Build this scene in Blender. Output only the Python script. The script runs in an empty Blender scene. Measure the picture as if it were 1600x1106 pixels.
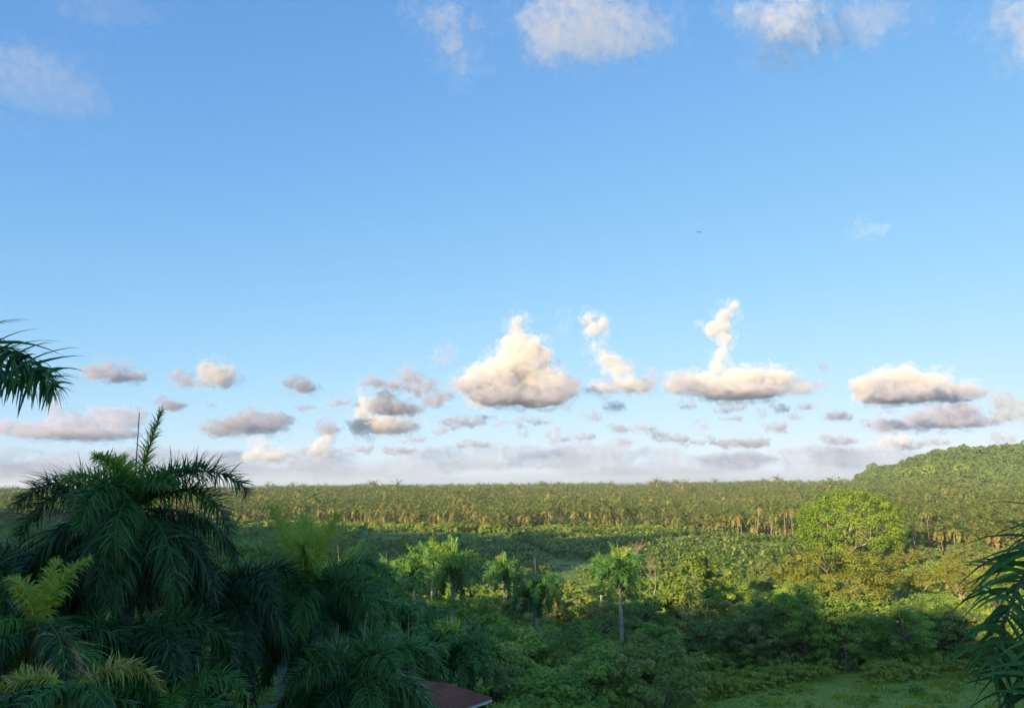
import bpy, bmesh, math, random
import numpy as np
from mathutils import Vector, Matrix, Euler, noise
R = math.radians
sc = bpy.context.scene
COL = sc.collection

# ------------------------------------------------------------------ camera
F = 1200.0            # focal length in photograph pixels (1600 wide)
HC = 28.0             # camera height above the plain
cam = bpy.data.cameras.new('camera')
cam_o = bpy.data.objects.new('camera', cam)
COL.objects.link(cam_o)
sc.camera = cam_o
cam.sensor_width = 36
cam.lens = 36 * F / 1600
cam.clip_start = 0.1
cam.clip_end = 200000
MW = Matrix.Translation((0, 0, HC)) @ Matrix.Rotation(R(90) + math.atan2(200, F), 4, 'X') @ Matrix.Rotation(R(-0.5), 4, 'Z')
cam_o.matrix_world = MW

# ------------------------------------------------------------------ sky and sun
SUN_EL, SUN_AZ = R(13), R(215)      # azimuth clockwise from +Y (the viewing direction)
sun_dir = Vector((math.sin(SUN_AZ) * math.cos(SUN_EL), math.cos(SUN_AZ) * math.cos(SUN_EL), math.sin(SUN_EL)))
world = bpy.data.worlds.new('World')
sc.world = world
world.use_nodes = True
wn = world.node_tree
bg = wn.nodes['Background']
sky = wn.nodes.new('ShaderNodeTexSky')
sky.sky_type = 'NISHITA'
sky.sun_disc = False
sky.sun_elevation = SUN_EL
sky.sun_rotation = SUN_AZ
sky.air_density = 0.6
sky.dust_density = 0.3
sky.ozone_density = 3.0
# film-like shoulder on the sky's own radiance: a*x / (1 + b*x), per channel
def vm(op, *ins):
    nd = wn.nodes.new('ShaderNodeVectorMath')
    nd.operation = op
    for i, v in enumerate(ins):
        if hasattr(v, 'is_output'):
            wn.links.new(v, nd.inputs[i])
        else:
            nd.inputs[i].default_value = v
    return nd.outputs[0]
K = 0.0765
num = vm('MULTIPLY', sky.outputs[0], tuple(a * K / 0.424 for a in (4.05, 6.55, 11.6)))
den = vm('MULTIPLY_ADD', sky.outputs[0], tuple(b * K for b in (2.8, 5.9, 10.7)), (1, 1, 1))
shoulder = vm('DIVIDE', num, den)
wn.links.new(shoulder, bg.inputs[0])
bg.inputs[1].default_value = 0.15
sun_l = bpy.data.lights.new('sun', 'SUN')
sun_l.energy = 2.9
sun_l.angle = R(0.5)
sun_l.color = (1, 0.77, 0.48)
sun_o = bpy.data.objects.new('sun', sun_l)
COL.objects.link(sun_o)
sun_o.rotation_euler = sun_dir.to_track_quat('Z', 'Y').to_euler()
vs = sc.view_settings
vs.view_transform = 'Standard'
vs.look = 'None'
vs.exposure = 1.72
vs.gamma = 1
vs.use_curve_mapping = False
cy = sc.cycles
cy.use_denoising = True
cy.use_adaptive_sampling = True
cy.adaptive_threshold = 0.02
cy.max_bounces = 8
cy.diffuse_bounces = 6
cy.glossy_bounces = 2
cy.transmission_bounces = 5
cy.transparent_max_bounces = 4
cy.volume_bounces = 3
cy.caustics_reflective = False
cy.caustics_refractive = False


# ------------------------------------------------------------------ helpers
def at(px, py, d):
    """world point seen at photograph pixel (px, py) at forward distance d"""
    v = MW.to_3x3() @ Vector(((px - 800) / F, -(py - 553) / F, -1))
    return MW.translation + v * (d / v.y)


def tag(o, label=None, cat=None, group=None, kind=None):
    if label: o['label'] = label
    if cat: o['category'] = cat
    if group: o['group'] = group
    if kind: o['kind'] = kind
    return o


def link(name, data, mat=None, parent=None, loc=(0, 0, 0), rot=(0, 0, 0), scale=1.0):
    o = bpy.data.objects.new(name, data)
    COL.objects.link(o)
    if mat is not None and data is not None and not len(data.materials):
        data.materials.append(mat)
    o.parent = parent
    o.location = loc
    o.rotation_euler = rot
    o.scale = (scale,) * 3 if not hasattr(scale, '__len__') else scale
    return o


def mk(name, V, faces, mat=None, tint=None, smooth=False):
    """mesh from numpy: V (n,3); faces: list of int arrays (m,k); tint: list of per-face arrays in the same order"""
    V = np.asarray(V, dtype=np.float32).reshape(-1, 3)
    m = bpy.data.meshes.new(name)
    m.vertices.add(len(V))
    m.vertices.foreach_set('co', V.ravel())
    faces = [np.asarray(f, dtype=np.int32) for f in faces if len(f)]
    idx = np.concatenate([f.ravel() for f in faces])
    sizes = np.concatenate([np.full(len(f), f.shape[1], np.int32) for f in faces])
    m.loops.add(len(idx))
    m.loops.foreach_set('vertex_index', idx)
    m.polygons.add(len(sizes))
    starts = np.concatenate([[0], np.cumsum(sizes)[:-1]]).astype(np.int32)
    m.polygons.foreach_set('loop_start', starts)
    m.polygons.foreach_set('loop_total', sizes)
    if smooth:
        m.polygons.foreach_set('use_smooth', np.ones(len(sizes), dtype=bool))
    m.update(calc_edges=True)
    if tint is not None:
        a = m.attributes.new('tint', 'FLOAT', 'FACE')
        a.data.foreach_set('value', np.concatenate(tint).astype(np.float32))
    if mat is not None:
        m.materials.append(mat)
    return m


ORD = 'first second third fourth fifth sixth seventh eighth ninth tenth eleventh twelfth thirteenth fourteenth fifteenth sixteenth seventeenth eighteenth nineteenth twentieth'.split()


def nth(i, n):
    return 'leftmost' if i == 0 else 'rightmost' if i == n - 1 else ORD[i] + ' from the left'


class Geo:
    """collects pieces into one mesh"""
    def __init__(self):
        self.V, self.F, self.T, self.n = [], {3: [], 4: []}, {3: [], 4: []}, 0

    def add(self, V, faces, tint=0.5):
        V = np.asarray(V, float).reshape(-1, 3)
        for f in faces:
            f = np.asarray(f, int)
            if not len(f):
                continue
            k = f.shape[1]
            self.F[k].append(f + self.n)
            tt = np.full(len(f), tint) if np.isscalar(tint) else np.asarray(tint)
            self.T[k].append(tt)
        self.V.append(V)
        self.n += len(V)

    def tube(self, P, r, n=6, tint=0.5):
        P = np.asarray(P, float)
        r = np.broadcast_to(np.asarray(r, float), (len(P),))
        T = np.gradient(P, axis=0)
        T /= np.linalg.norm(T, axis=1)[:, None] + 1e-9
        ref = np.array([0.13, 0.97, 0.2]) if abs(T[0, 1]) < 0.8 else np.array([1.0, 0, 0.1])
        A = np.cross(T, ref)
        A /= np.linalg.norm(A, axis=1)[:, None] + 1e-9
        B = np.cross(T, A)
        ang = np.linspace(0, 2 * np.pi, n, endpoint=False)
        ring = P[:, None] + r[:, None, None] * (np.cos(ang)[None, :, None] * A[:, None] + np.sin(ang)[None, :, None] * B[:, None])
        f = []
        for i in range(len(P) - 1):
            for j in range(n):
                f.append((i * n + j, i * n + (j + 1) % n, (i + 1) * n + (j + 1) % n, (i + 1) * n + j))
        self.add(ring, [f], tint)

    def mesh(self, name, mat=None, smooth=False):
        fs, ts = [], []
        for k in (3, 4):
            if self.F[k]:
                fs.append(np.concatenate(self.F[k]))
                ts.append(np.concatenate(self.T[k]))
        return mk(name, np.concatenate(self.V), fs, mat, ts, smooth)


def vnoise(P):
    """smooth value noise in -1..1 at points P (n,3)"""
    I = np.floor(P).astype(np.int64)
    f = P - I
    f = f * f * (3 - 2 * f)
    out = np.zeros(len(P))
    for dx in (0, 1):
        for dy in (0, 1):
            for dz in (0, 1):
                h_ = ((I[:, 0] + dx) * 73856093) ^ ((I[:, 1] + dy) * 19349663) ^ ((I[:, 2] + dz) * 83492791)
                h_ = (h_ * 2654435761) & 0xffffffff
                h_ = ((h_ >> 15) ^ h_) * 2246822519 & 0xffffffff
                v_ = (h_ & 0xffff) / 32767.5 - 1
                out += v_ * (f[:, 0] if dx else 1 - f[:, 0]) * (f[:, 1] if dy else 1 - f[:, 1]) * (f[:, 2] if dz else 1 - f[:, 2])
    return out


def norm(a):
    return a / (np.linalg.norm(a, axis=-1, keepdims=True) + 1e-9)


# ------------------------------------------------------------------ materials
def nodes(name):
    m = bpy.data.materials.new(name)
    m.use_nodes = True
    return m, m.node_tree.nodes, m.node_tree.links


def ramp(n, stops):
    r = n.new('ShaderNodeValToRGB')
    e = r.color_ramp.elements
    e[0].position, e[0].color = stops[0][0], (*stops[0][1], 1)
    e[1].position, e[1].color = stops[-1][0], (*stops[-1][1], 1)
    for p, c in stops[1:-1]:
        x = e.new(p)
        x.color = (*c, 1)
    return r


def leaf_mat(name, stops, rough=0.6, trans=0.3, vary=0.12, spec=0.12):
    m, n, l = nodes(name)
    p = n['Principled BSDF']
    a = n.new('ShaderNodeAttribute')
    a.attribute_name = 'tint'
    oi = n.new('ShaderNodeObjectInfo')
    ad = n.new('ShaderNodeMath')
    ad.operation = 'MULTIPLY_ADD'
    ad.inputs[1].default_value = 2 * vary
    l.new(oi.outputs['Random'], ad.inputs[0])
    s = n.new('ShaderNodeMath')
    s.operation = 'SUBTRACT'
    s.inputs[1].default_value = vary
    l.new(a.outputs['Fac'], s.inputs[0])
    l.new(s.outputs[0], ad.inputs[2])
    r = ramp(n, stops)
    l.new(ad.outputs[0], r.inputs[0])
    l.new(r.outputs[0], p.inputs['Base Color'])
    p.inputs['Roughness'].default_value = rough
    p.inputs['Specular IOR Level'].default_value = spec
    t = n.new('ShaderNodeBsdfTranslucent')
    l.new(r.outputs[0], t.inputs['Color'])
    mx = n.new('ShaderNodeMixShader')
    mx.inputs[0].default_value = trans
    l.new(p.outputs[0], mx.inputs[1])
    l.new(t.outputs[0], mx.inputs[2])
    l.new(mx.outputs[0], n['Material Output'].inputs['Surface'])
    return m


def noise_mat(name, stops, scale=1.0, detail=6, rough=0.9, bump=0.3, coord='Object', stretch=None):
    m, n, l = nodes(name)
    p = n['Principled BSDF']
    tc = n.new('ShaderNodeTexCoord')
    no = n.new('ShaderNodeTexNoise')
    no.inputs['Scale'].default_value = scale
    no.inputs['Detail'].default_value = detail
    no.inputs['Roughness'].default_value = 0.65
    src = tc.outputs[coord]
    if stretch:
        mp = n.new('ShaderNodeMapping')
        mp.inputs['Scale'].default_value = stretch
        l.new(src, mp.inputs[0])
        src = mp.outputs[0]
    l.new(src, no.inputs['Vector'])
    r = ramp(n, stops)
    l.new(no.outputs['Fac'], r.inputs[0])
    l.new(r.outputs[0], p.inputs['Base Color'])
    p.inputs['Roughness'].default_value = rough
    if bump:
        b = n.new('ShaderNodeBump')
        b.inputs['Strength'].default_value = bump
        l.new(no.outputs['Fac'], b.inputs['Height'])
        l.new(b.outputs[0], p.inputs['Normal'])
    return m


M = {}
M['ground'] = noise_mat('ground', [(0.3, (0.03, 0.0525, 0.018)), (0.5, (0.0525, 0.09, 0.027)), (0.7, (0.09, 0.112, 0.045))], 0.09, 9)
M['meadow'] = noise_mat('meadow', [(0.3, (0.156, 0.221, 0.0175)), (0.48, (0.228, 0.304, 0.025)), (0.62, (0.3, 0.326, 0.04)), (0.72, (0.324, 0.231, 0.06))], 0.16, 10)
M['field'] = noise_mat('field', [(0.3, (0.0743, 0.15, 0.0225)), (0.5, (0.116, 0.217, 0.0315)), (0.72, (0.165, 0.27, 0.0405))], 0.05, 10)
M['path'] = noise_mat('path', [(0.3, (0.16, 0.11, 0.05)), (0.7, (0.26, 0.18, 0.09))], 0.5, 6)
M['royal'] = leaf_mat('royal_palm_leaf', [(0.0, (0.008, 0.026, 0.009)), (0.2, (0.03, 0.085, 0.02)), (0.4, (0.1, 0.26, 0.046)), (0.7, (0.163, 0.342, 0.0488)), (0.86, (0.552, 0.6, 0.0488)), (1.0, (0.455, 0.308, 0.13))], 0.42, 0.28, 0.04, 0.35)  # lowest stops for old fronds, blackened to paint shade between the crowns
M['coco'] = leaf_mat('coconut_leaf', [(0.0, (0.115, 0.175, 0.04)), (0.4, (0.2, 0.245, 0.055)), (0.7, (0.31, 0.32, 0.075)), (0.85, (0.38, 0.31, 0.09)), (1.0, (0.36, 0.24, 0.1))], 0.6, 0.25, 0.12)
M['tree_dark'] = leaf_mat('dark_leaf', [(0.0, (0.17, 0.311, 0.0571)), (0.5, (0.324, 0.479, 0.0798)), (1.0, (0.6, 0.6, 0.102))], 0.5, 0.42, 0.15)
M['tree_mid'] = leaf_mat('mid_leaf', [(0.0, (0.145, 0.235, 0.0562)), (0.5, (0.26, 0.341, 0.0844)), (1.0, (0.467, 0.449, 0.127))], 0.5, 0.42, 0.15)
M['tree_bright'] = leaf_mat('bright_leaf', [(0.0, (0.148, 0.242, 0.0468)), (0.5, (0.237, 0.329, 0.0609)), (1.0, (0.356, 0.403, 0.0822))], 0.5, 0.42, 0.1)
M['tree_yellow'] = leaf_mat('yellow_leaf', [(0.0, (0.179, 0.221, 0.0345)), (0.5, (0.276, 0.297, 0.0414)), (1.0, (0.4, 0.373, 0.069))], 0.5, 0.42, 0.1)
M['great'] = leaf_mat('great_tree_leaf', [(0.0, (0.12, 0.21, 0.025)), (0.5, (0.215, 0.335, 0.038)), (1.0, (0.34, 0.43, 0.06))], 0.6, 0.4, 0.05)
M['olive'] = leaf_mat('olive_leaf', [(0.0, (0.267, 0.354, 0.0433)), (0.5, (0.452, 0.494, 0.065)), (1.0, (0.6, 0.6, 0.108))], 0.6, 0.42, 0.12)
M['hill_leaf'] = leaf_mat('hill_leaf', [(0.0, (0.0808, 0.159, 0.0361)), (0.5, (0.151, 0.234, 0.0541)), (1.0, (0.234, 0.286, 0.0721))], 0.6, 0.2, 0.14)
M['dry'] = leaf_mat('dry_twig', [(0.0, (0.18, 0.11, 0.06)), (0.5, (0.26, 0.15, 0.08)), (1.0, (0.34, 0.2, 0.1))], 0.8, 0.1, 0.05)
M['banana'] = leaf_mat('banana_leaf', [(0.0, (0.117, 0.22, 0.042)), (0.5, (0.212, 0.313, 0.0588)), (1.0, (0.382, 0.407, 0.084))], 0.4, 0.42, 0.15)
M['grass'] = leaf_mat('grass_blade', [(0.0, (0.18, 0.249, 0.0156)), (0.5, (0.306, 0.341, 0.0219)), (1.0, (0.468, 0.394, 0.0344))], 0.6, 0.3, 0.0)
M['bark'] = noise_mat('bark', [(0.3, (0.12, 0.095, 0.07)), (0.7, (0.26, 0.21, 0.16))], 3, 5, 0.9, 0.4)
M['pale_bark'] = noise_mat('pale_bark', [(0.3, (0.26, 0.2, 0.14)), (0.7, (0.42, 0.34, 0.24))], 2, 5, 0.9, 0.3)
M['royal_trunk'] = noise_mat('royal_trunk', [(0.3, (0.22, 0.21, 0.18)), (0.7, (0.4, 0.39, 0.35))], 2, 6, 0.85, 0.2, 'Object', (1, 1, 4))
M['coco_trunk'] = noise_mat('coco_trunk', [(0.3, (0.2, 0.15, 0.1)), (0.7, (0.34, 0.26, 0.18))], 1.5, 5, 0.9, 0.3, 'Object', (1, 1, 5))
M['shaft'] = noise_mat('crownshaft', [(0.3, (0.07, 0.13, 0.035)), (0.7, (0.12, 0.19, 0.05))], 1.5, 3, 0.4, 0.05)
M['spear'] = noise_mat('spear', [(0.3, (0.12, 0.05, 0.035)), (0.7, (0.22, 0.11, 0.06))], 3, 3, 0.6, 0.05)
M['spear_pale'] = noise_mat('spear_pale', [(0.3, (0.26, 0.24, 0.09)), (0.7, (0.38, 0.34, 0.14))], 3, 3, 0.6, 0.05)
M['rachis'] = noise_mat('rachis', [(0.3, (0.06, 0.09, 0.03)), (0.7, (0.12, 0.14, 0.05))], 3, 3, 0.5, 0.05)
M['roof'] = noise_mat('roof', [(0.3, (0.198, 0.064, 0.035)), (0.5, (0.281, 0.092, 0.05)), (0.72, (0.38, 0.134, 0.075))], 1.1, 8, 0.8, 0.2)
M['fascia'] = noise_mat('white_paint', [(0.3, (0.475, 0.475, 0.461)), (0.7, (0.576, 0.576, 0.562))], 2, 4, 0.6, 0.05)
M['plaster'] = noise_mat('plaster', [(0.3, (0.5, 0.48, 0.42)), (0.7, (0.62, 0.6, 0.53))], 1, 5, 0.9, 0.1)
M['bird'] = noise_mat('feather', [(0.3, (0.02, 0.018, 0.016)), (0.7, (0.04, 0.035, 0.03))], 8, 3, 0.8, 0)
m, n, l = nodes('sea')
p = n['Principled BSDF']
p.inputs['Base Color'].default_value = (0.015, 0.06, 0.12, 1)
p.inputs['Roughness'].default_value = 0.6
p.inputs['Specular IOR Level'].default_value = 0.0
tc = n.new('ShaderNodeTexCoord'); no = n.new('ShaderNodeTexNoise'); bu = n.new('ShaderNodeBump')
no.inputs['Scale'].default_value = 0.02; no.inputs['Detail'].default_value = 8
bu.inputs['Strength'].default_value = 0.6; bu.inputs['Distance'].default_value = 5
l.new(tc.outputs['Object'], no.inputs['Vector']); l.new(no.outputs['Fac'], bu.inputs['Height']); l.new(bu.outputs[0], p.inputs['Normal'])
M['sea'] = m

# ------------------------------------------------------------------ terrain
UX, UY = -math.sin(SUN_AZ), -math.cos(SUN_AZ)      # horizontal travel direction of the sunlight
TAN = math.tan(SUN_EL)


def smooth(a, b, x):
    t = np.clip((x - a) / (b - a), 0, 1)
    return t * t * (3 - 2 * t)


HILL = [(1290, 756), (1330, 749), (1352, 738), (1380, 727), (1400, 726), (1425, 714), (1445, 707), (1470, 706), (1500, 705), (1528, 704), (1550, 698), (1575, 697), (1600, 698), (1660, 692), (1720, 688), (1850, 690), (2000, 700), (2200, 720), (2500, 752)]
HD = 1080.0
HX = np.array([at(px, py, HD).x for px, py in HILL])
HZ = np.array([max(at(px, py, HD).z - 12.5, 0) for px, py in HILL])


def height(x, y):
    x = np.asarray(x, float)
    y = np.asarray(y, float)
    z = 21.5 * np.exp(-np.maximum(y, 0) / 48.0)
    # unseen hillside behind the camera, its crest shaped to cast the wanted shade
    s = x * UY - y * UX
    t = x * UX + y * UY
    top = 59 + 6 * smooth(-46, -34, s) + 44 * smooth(-125, -150, s) + 3.0 * np.sin(s * 0.11) + 2.0 * np.sin(s * 0.31 + 1)
    top = top * (1 - smooth(120, 420, s)) * smooth(-900, -600, s)
    ridge = top * np.where(t < -150, smooth(-420, -150, t), 1 - smooth(-150, -20, t) )
    z = np.maximum(z, ridge)
    # wooded hill on the right
    dh = np.interp(x * HD / np.maximum(y, 300), HX, HZ)
    side = np.interp(x, HX, HZ)
    hz = 0.5 * (dh + side)
    prof = smooth(640, 1080, y) * (1 - smooth(1080, 2000, y))
    bump = 1 + 0.13 * np.sin(x * 0.021 + y * 0.013) + 0.10 * np.sin(x * 0.047 - y * 0.031) + .05 * np.sin(x * .11 + y * .02)
    z = z + np.where(y > 600, dh * prof * np.where(prof < 0.98, bump, 1), 0)
    z = z + 0.35 * np.sin(x * 0.07 + 1) * np.sin(y * 0.05) * smooth(10, 40, y) * smooth(900, 500, y)
    return z


def H(x, y):
    return float(height(x, y))


def axis(lo, hi, fine, n):
    """grid lines, dense close to zero"""
    u = np.linspace(-1, 1, n)
    v = np.sinh(u * fine) / math.sinh(fine)
    return np.where(v < 0, -v * lo, v * hi)


gx = axis(-4200, 4200, 5.0, 241)
gy = np.concatenate([np.linspace(-700, 0, 45)[:-1], 3300 * np.sinh(np.linspace(0, 1, 190) * 4.6) / math.sinh(4.6)])
X, Y = np.meshgrid(gx, gy)
Z = height(X, Y)
Z = np.where(Y >= 3299, -8, Z)
nx, ny = len(gx), len(gy)
ii = (np.arange(ny - 1)[:, None] * nx + np.arange(nx - 1)[None]).ravel()
quads = np.stack([ii, ii + 1, ii + nx + 1, ii + nx], 1)
ground = link('ground', mk('ground', np.stack([X, Y, Z], -1), [quads], M['ground'], smooth=True))
tag(ground, kind='structure')
S_ = 95000
sea = link('sea', mk('sea', [(-S_, -S_, -3), (S_, -S_, -3), (S_, S_, -3), (-S_, S_, -3)], [[(0, 1, 2, 3)]], M['sea']))
tag(sea, kind='structure')


def sheet(name, poly, mat, lift=0.06, step=4.0):
    """a sheet laid on the terrain inside a ground polygon"""
    poly = np.array(poly)
    bm = bmesh.new()
    vs_ = [bm.verts.new((x, y, 0)) for x, y in poly]
    bm.faces.new(vs_)
    lo, hi = poly.min(0), poly.max(0)
    for ax, a in ((0, (1, 0, 0)), (1, (0, 1, 0))):
        for c in np.arange(lo[ax] + step, hi[ax], step):
            co = [0, 0, 0]; co[ax] = c
            bmesh.ops.bisect_plane(bm, geom=bm.verts[:] + bm.edges[:] + bm.faces[:], plane_co=co, plane_no=a)
    for v in bm.verts:
        v.co.z = H(v.co.x, v.co.y) + lift
    for f in bm.faces: f.smooth = True
    m = bpy.data.meshes.new(name)
    bm.to_mesh(m); bm.free()
    m.materials.append(mat)
    return tag(link(name, m), kind='structure')


def gxy(px, d):
    return (at(px, 753, d).x, d)


sheet('meadow', [gxy(1040, 70), gxy(1090, 92), gxy(1180, 100), gxy(1290, 107), gxy(1420, 108), gxy(1560, 106), gxy(1700, 92), gxy(1700, 60), gxy(1400, 55), gxy(1150, 60)], M['meadow'], 0.15)
sheet('field', [gxy(480, 250), gxy(420, 520), gxy(700, 445), gxy(1000, 425), gxy(1270, 352), gxy(1300, 300), gxy(1150, 240), gxy(900, 215), gxy(700, 230)], M['field'], 0.2, 12)
sheet('path', [gxy(814, 352), gxy(827, 322), gxy(846, 290), gxy(874, 250), gxy(882, 250), gxy(853, 290), gxy(833, 322), gxy(818, 352)], M['path'], 0.3)

# ------------------------------------------------------------------ air
m, n, l = nodes('haze')
n.clear()
ho = n.new('ShaderNodeOutputMaterial'); hv = n.new('ShaderNodeVolumePrincipled')
hv.inputs['Color'].default_value = (0.86, 0.95, 1.0, 1)
hv.inputs['Density'].default_value = 0.0001
hv.inputs['Anisotropy'].default_value = 0.0
l.new(hv.outputs[0], ho.inputs['Volume'])
B_ = 99000
hz_v = [(x, y, z) for z in (-9.5, 142) for x, y in ((-B_, -B_), (B_, -B_), (B_, B_), (-B_, B_))]
tag(link('haze', mk('haze', hz_v, [[(0, 3, 2, 1), (4, 5, 6, 7), (0, 1, 5, 4), (1, 2, 6, 5), (2, 3, 7, 6), (3, 0, 4, 7)]], m)), kind='stuff')

# ------------------------------------------------------------------ clouds: closed hulls filled with a real scattering volume
def cloud_mat():
    m, n, l = nodes('cloud_droplets')
    n.clear()
    out = n.new('ShaderNodeOutputMaterial')
    pv = n.new('ShaderNodeVolumePrincipled')
    al = n.new('ShaderNodeAttribute')
    al.attribute_type = 'OBJECT'
    al.attribute_name = 'droplet_albedo_shade'
    cc = n.new('ShaderNodeVectorMath')
    cc.operation = 'MULTIPLY'
    cc.inputs[1].default_value = (1.0, 0.96, 0.895)
    l.new(al.outputs['Vector'], cc.inputs[0])
    l.new(cc.outputs[0], pv.inputs['Color'])
    pv.inputs['Anisotropy'].default_value = -0.1
    tc = n.new('ShaderNodeTexCoord')
    no = n.new('ShaderNodeTexNoise')
    no.inputs['Scale'].default_value = 1 / 20
    no.inputs['Detail'].default_value = 5
    no.inputs['Roughness'].default_value = 0.62
    gr = n.new('ShaderNodeAttribute')
    gr.attribute_type = 'OBJECT'
    gr.attribute_name = 'droplet_grain'
    gm = n.new('ShaderNodeVectorMath')
    gm.operation = 'SCALE'
    l.new(tc.outputs['Object'], gm.inputs[0])
    l.new(gr.outputs['Fac'], gm.inputs['Scale'])
    l.new(gm.outputs[0], no.inputs['Vector'])
    mr = n.new('ShaderNodeMapRange')
    cut = n.new('ShaderNodeAttribute')
    cut.attribute_type = 'OBJECT'
    cut.attribute_name = 'droplet_gap'
    hi = n.new('ShaderNodeMath')
    hi.operation = 'ADD'
    hi.inputs[1].default_value = 0.24
    l.new(cut.outputs['Fac'], hi.inputs[0])
    l.new(cut.outputs['Fac'], mr.inputs['From Min'])
    l.new(hi.outputs[0], mr.inputs['From Max'])
    mr.inputs['To Min'].default_value = 0.0
    mr.inputs['To Max'].default_value = 1.0
    l.new(no.outputs['Fac'], mr.inputs['Value'])
    a = n.new('ShaderNodeAttribute')
    a.attribute_type = 'OBJECT'
    a.attribute_name = 'droplet_density'
    mu = n.new('ShaderNodeMath')
    mu.operation = 'MULTIPLY'
    l.new(mr.outputs['Result'], mu.inputs[0])
    l.new(a.outputs['Fac'], mu.inputs[1])
    l.new(mu.outputs[0], pv.inputs['Density'])
    l.new(pv.outputs[0], out.inputs['Volume'])
    return m


CM = cloud_mat()
tmp = bpy.data.objects.new('tmp', bpy.data.meshes.new('tmp'))
COL.objects.link(tmp)
rmod = tmp.modifiers.new('r', 'REMESH')
rmod.mode = 'VOXEL'


_b = bmesh.new()
bmesh.ops.create_icosphere(_b, subdivisions=2, radius=1)
_b.verts.ensure_lookup_table()
ICO_V = np.array([v.co[:] for v in _b.verts])
ICO_F = np.array([[v.index for v in f.verts] for f in _b.faces])
_b.free()


def hull(puffs, cx, by, rnd, vox, amp, deep, grow):
    Vs, Fs, nn = [], [], 0
    for x, y, rx, ry in puffs:
        rx, ry = rx + grow, ry + grow * .8
        c = np.array((x - cx, rnd.uniform(-.3, .3) * min(rx, 40), by - y))
        lst = [(c, rx * .9, ry * .9)]
        for i in range(10):
            v = Vector((rnd.gauss(0, 1), rnd.gauss(0, 1), rnd.gauss(.25, .8))).normalized()
            f = rnd.uniform(.28, .5)
            r_ = min(rx, ry * 1.6) * f
            lst.append((c + np.array((v.x * (rx - r_ * .5), v.y * (rx - r_ * .5) * deep, v.z * (ry - r_ * .4))), r_, r_ * .85))
        for q, a, b in lst:
            Vs.append(ICO_V * np.array((a, a, b)) + q)
            Fs.append(ICO_F + nn)
            nn += len(ICO_V)
    tm = mk('tm', np.concatenate(Vs), [np.concatenate(Fs)])
    old = tmp.data
    tmp.data = tm
    bpy.data.meshes.remove(old)
    rmod.voxel_size = vox
    dg = bpy.context.evaluated_depsgraph_get()
    dg.update()
    m = bpy.data.meshes.new_from_object(tmp.evaluated_get(dg))
    m.name = 'cloud'
    nv = len(m.vertices)
    co = np.empty(nv * 3, np.float32); m.vertices.foreach_get('co', co)
    no = np.empty(nv * 3, np.float32); m.vertices.foreach_get('normal', no)
    co = co.reshape(-1, 3); no = no.reshape(-1, 3)
    off = Vector((cx * .37, by * .53, grow * 3))
    pc = co.astype(float) + np.array(off)
    dsp = vnoise(pc / 15) * 1.0 + .65 * vnoise(pc / 7 + 9) + .4 * vnoise(pc / 3.4 + 4)
    co = co + no * (dsp * 3.6 * amp)[:, None]
    m.vertices.foreach_set('co', co.astype(np.float32).ravel())
    m.update()
    m.materials.clear(); m.materials.append(CM)
    return m


def cloud(label, d, od, puffs, group=None, vox=2.6, amp=1.0, deep=0.8, alb=0.99, fringe=8.0, fod=.5, base=None, shrink=-3.0, cool=1.0, grain=1.15, gap=.34):
    """puffs (x, y, rx, ry) in photograph pixels at distance d; hull is built in pixel units and scaled to metres"""
    k = d / F
    cx = sum(p_[0] for p_ in puffs) / len(puffs)
    by = max(p_[1] + p_[3] for p_ in puffs)
    sd_ = int(puffs[0][0] * 7 + puffs[0][1])

    def prop(q, den, a_, gap_, cool=cool):
        q['droplet_density'] = den / k
        q['droplet_albedo_shade'] = (a_, a_, min(a_ * cool, 1.05))  # grey and mauve clouds carry their shade as a lower albedo
        q['droplet_gap'] = gap_
        q['droplet_grain'] = grain
    o = link('cloud', hull(puffs, cx, by, random.Random(sd_), vox, amp, deep, shrink), loc=at(cx, by, d), scale=k)
    prop(o, od, alb, gap)
    if fringe:
        prop(link('fringe', hull(puffs, cx, by, random.Random(sd_ + 1), vox * 1.3, amp * 1.6, deep, fringe), parent=o), od * fod, alb, .47)
    if base:
        prop(link('painted_shade_base', hull(base, cx, by, random.Random(sd_ + 2), vox, amp * 1.5, deep * .6, 2), parent=o, loc=(0, -55, 0)), od * .5, .74, .42, 1.16)  # underside shade painted as a darker volume set before the cloud
    return tag(o, label, 'cloud', group)


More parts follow.
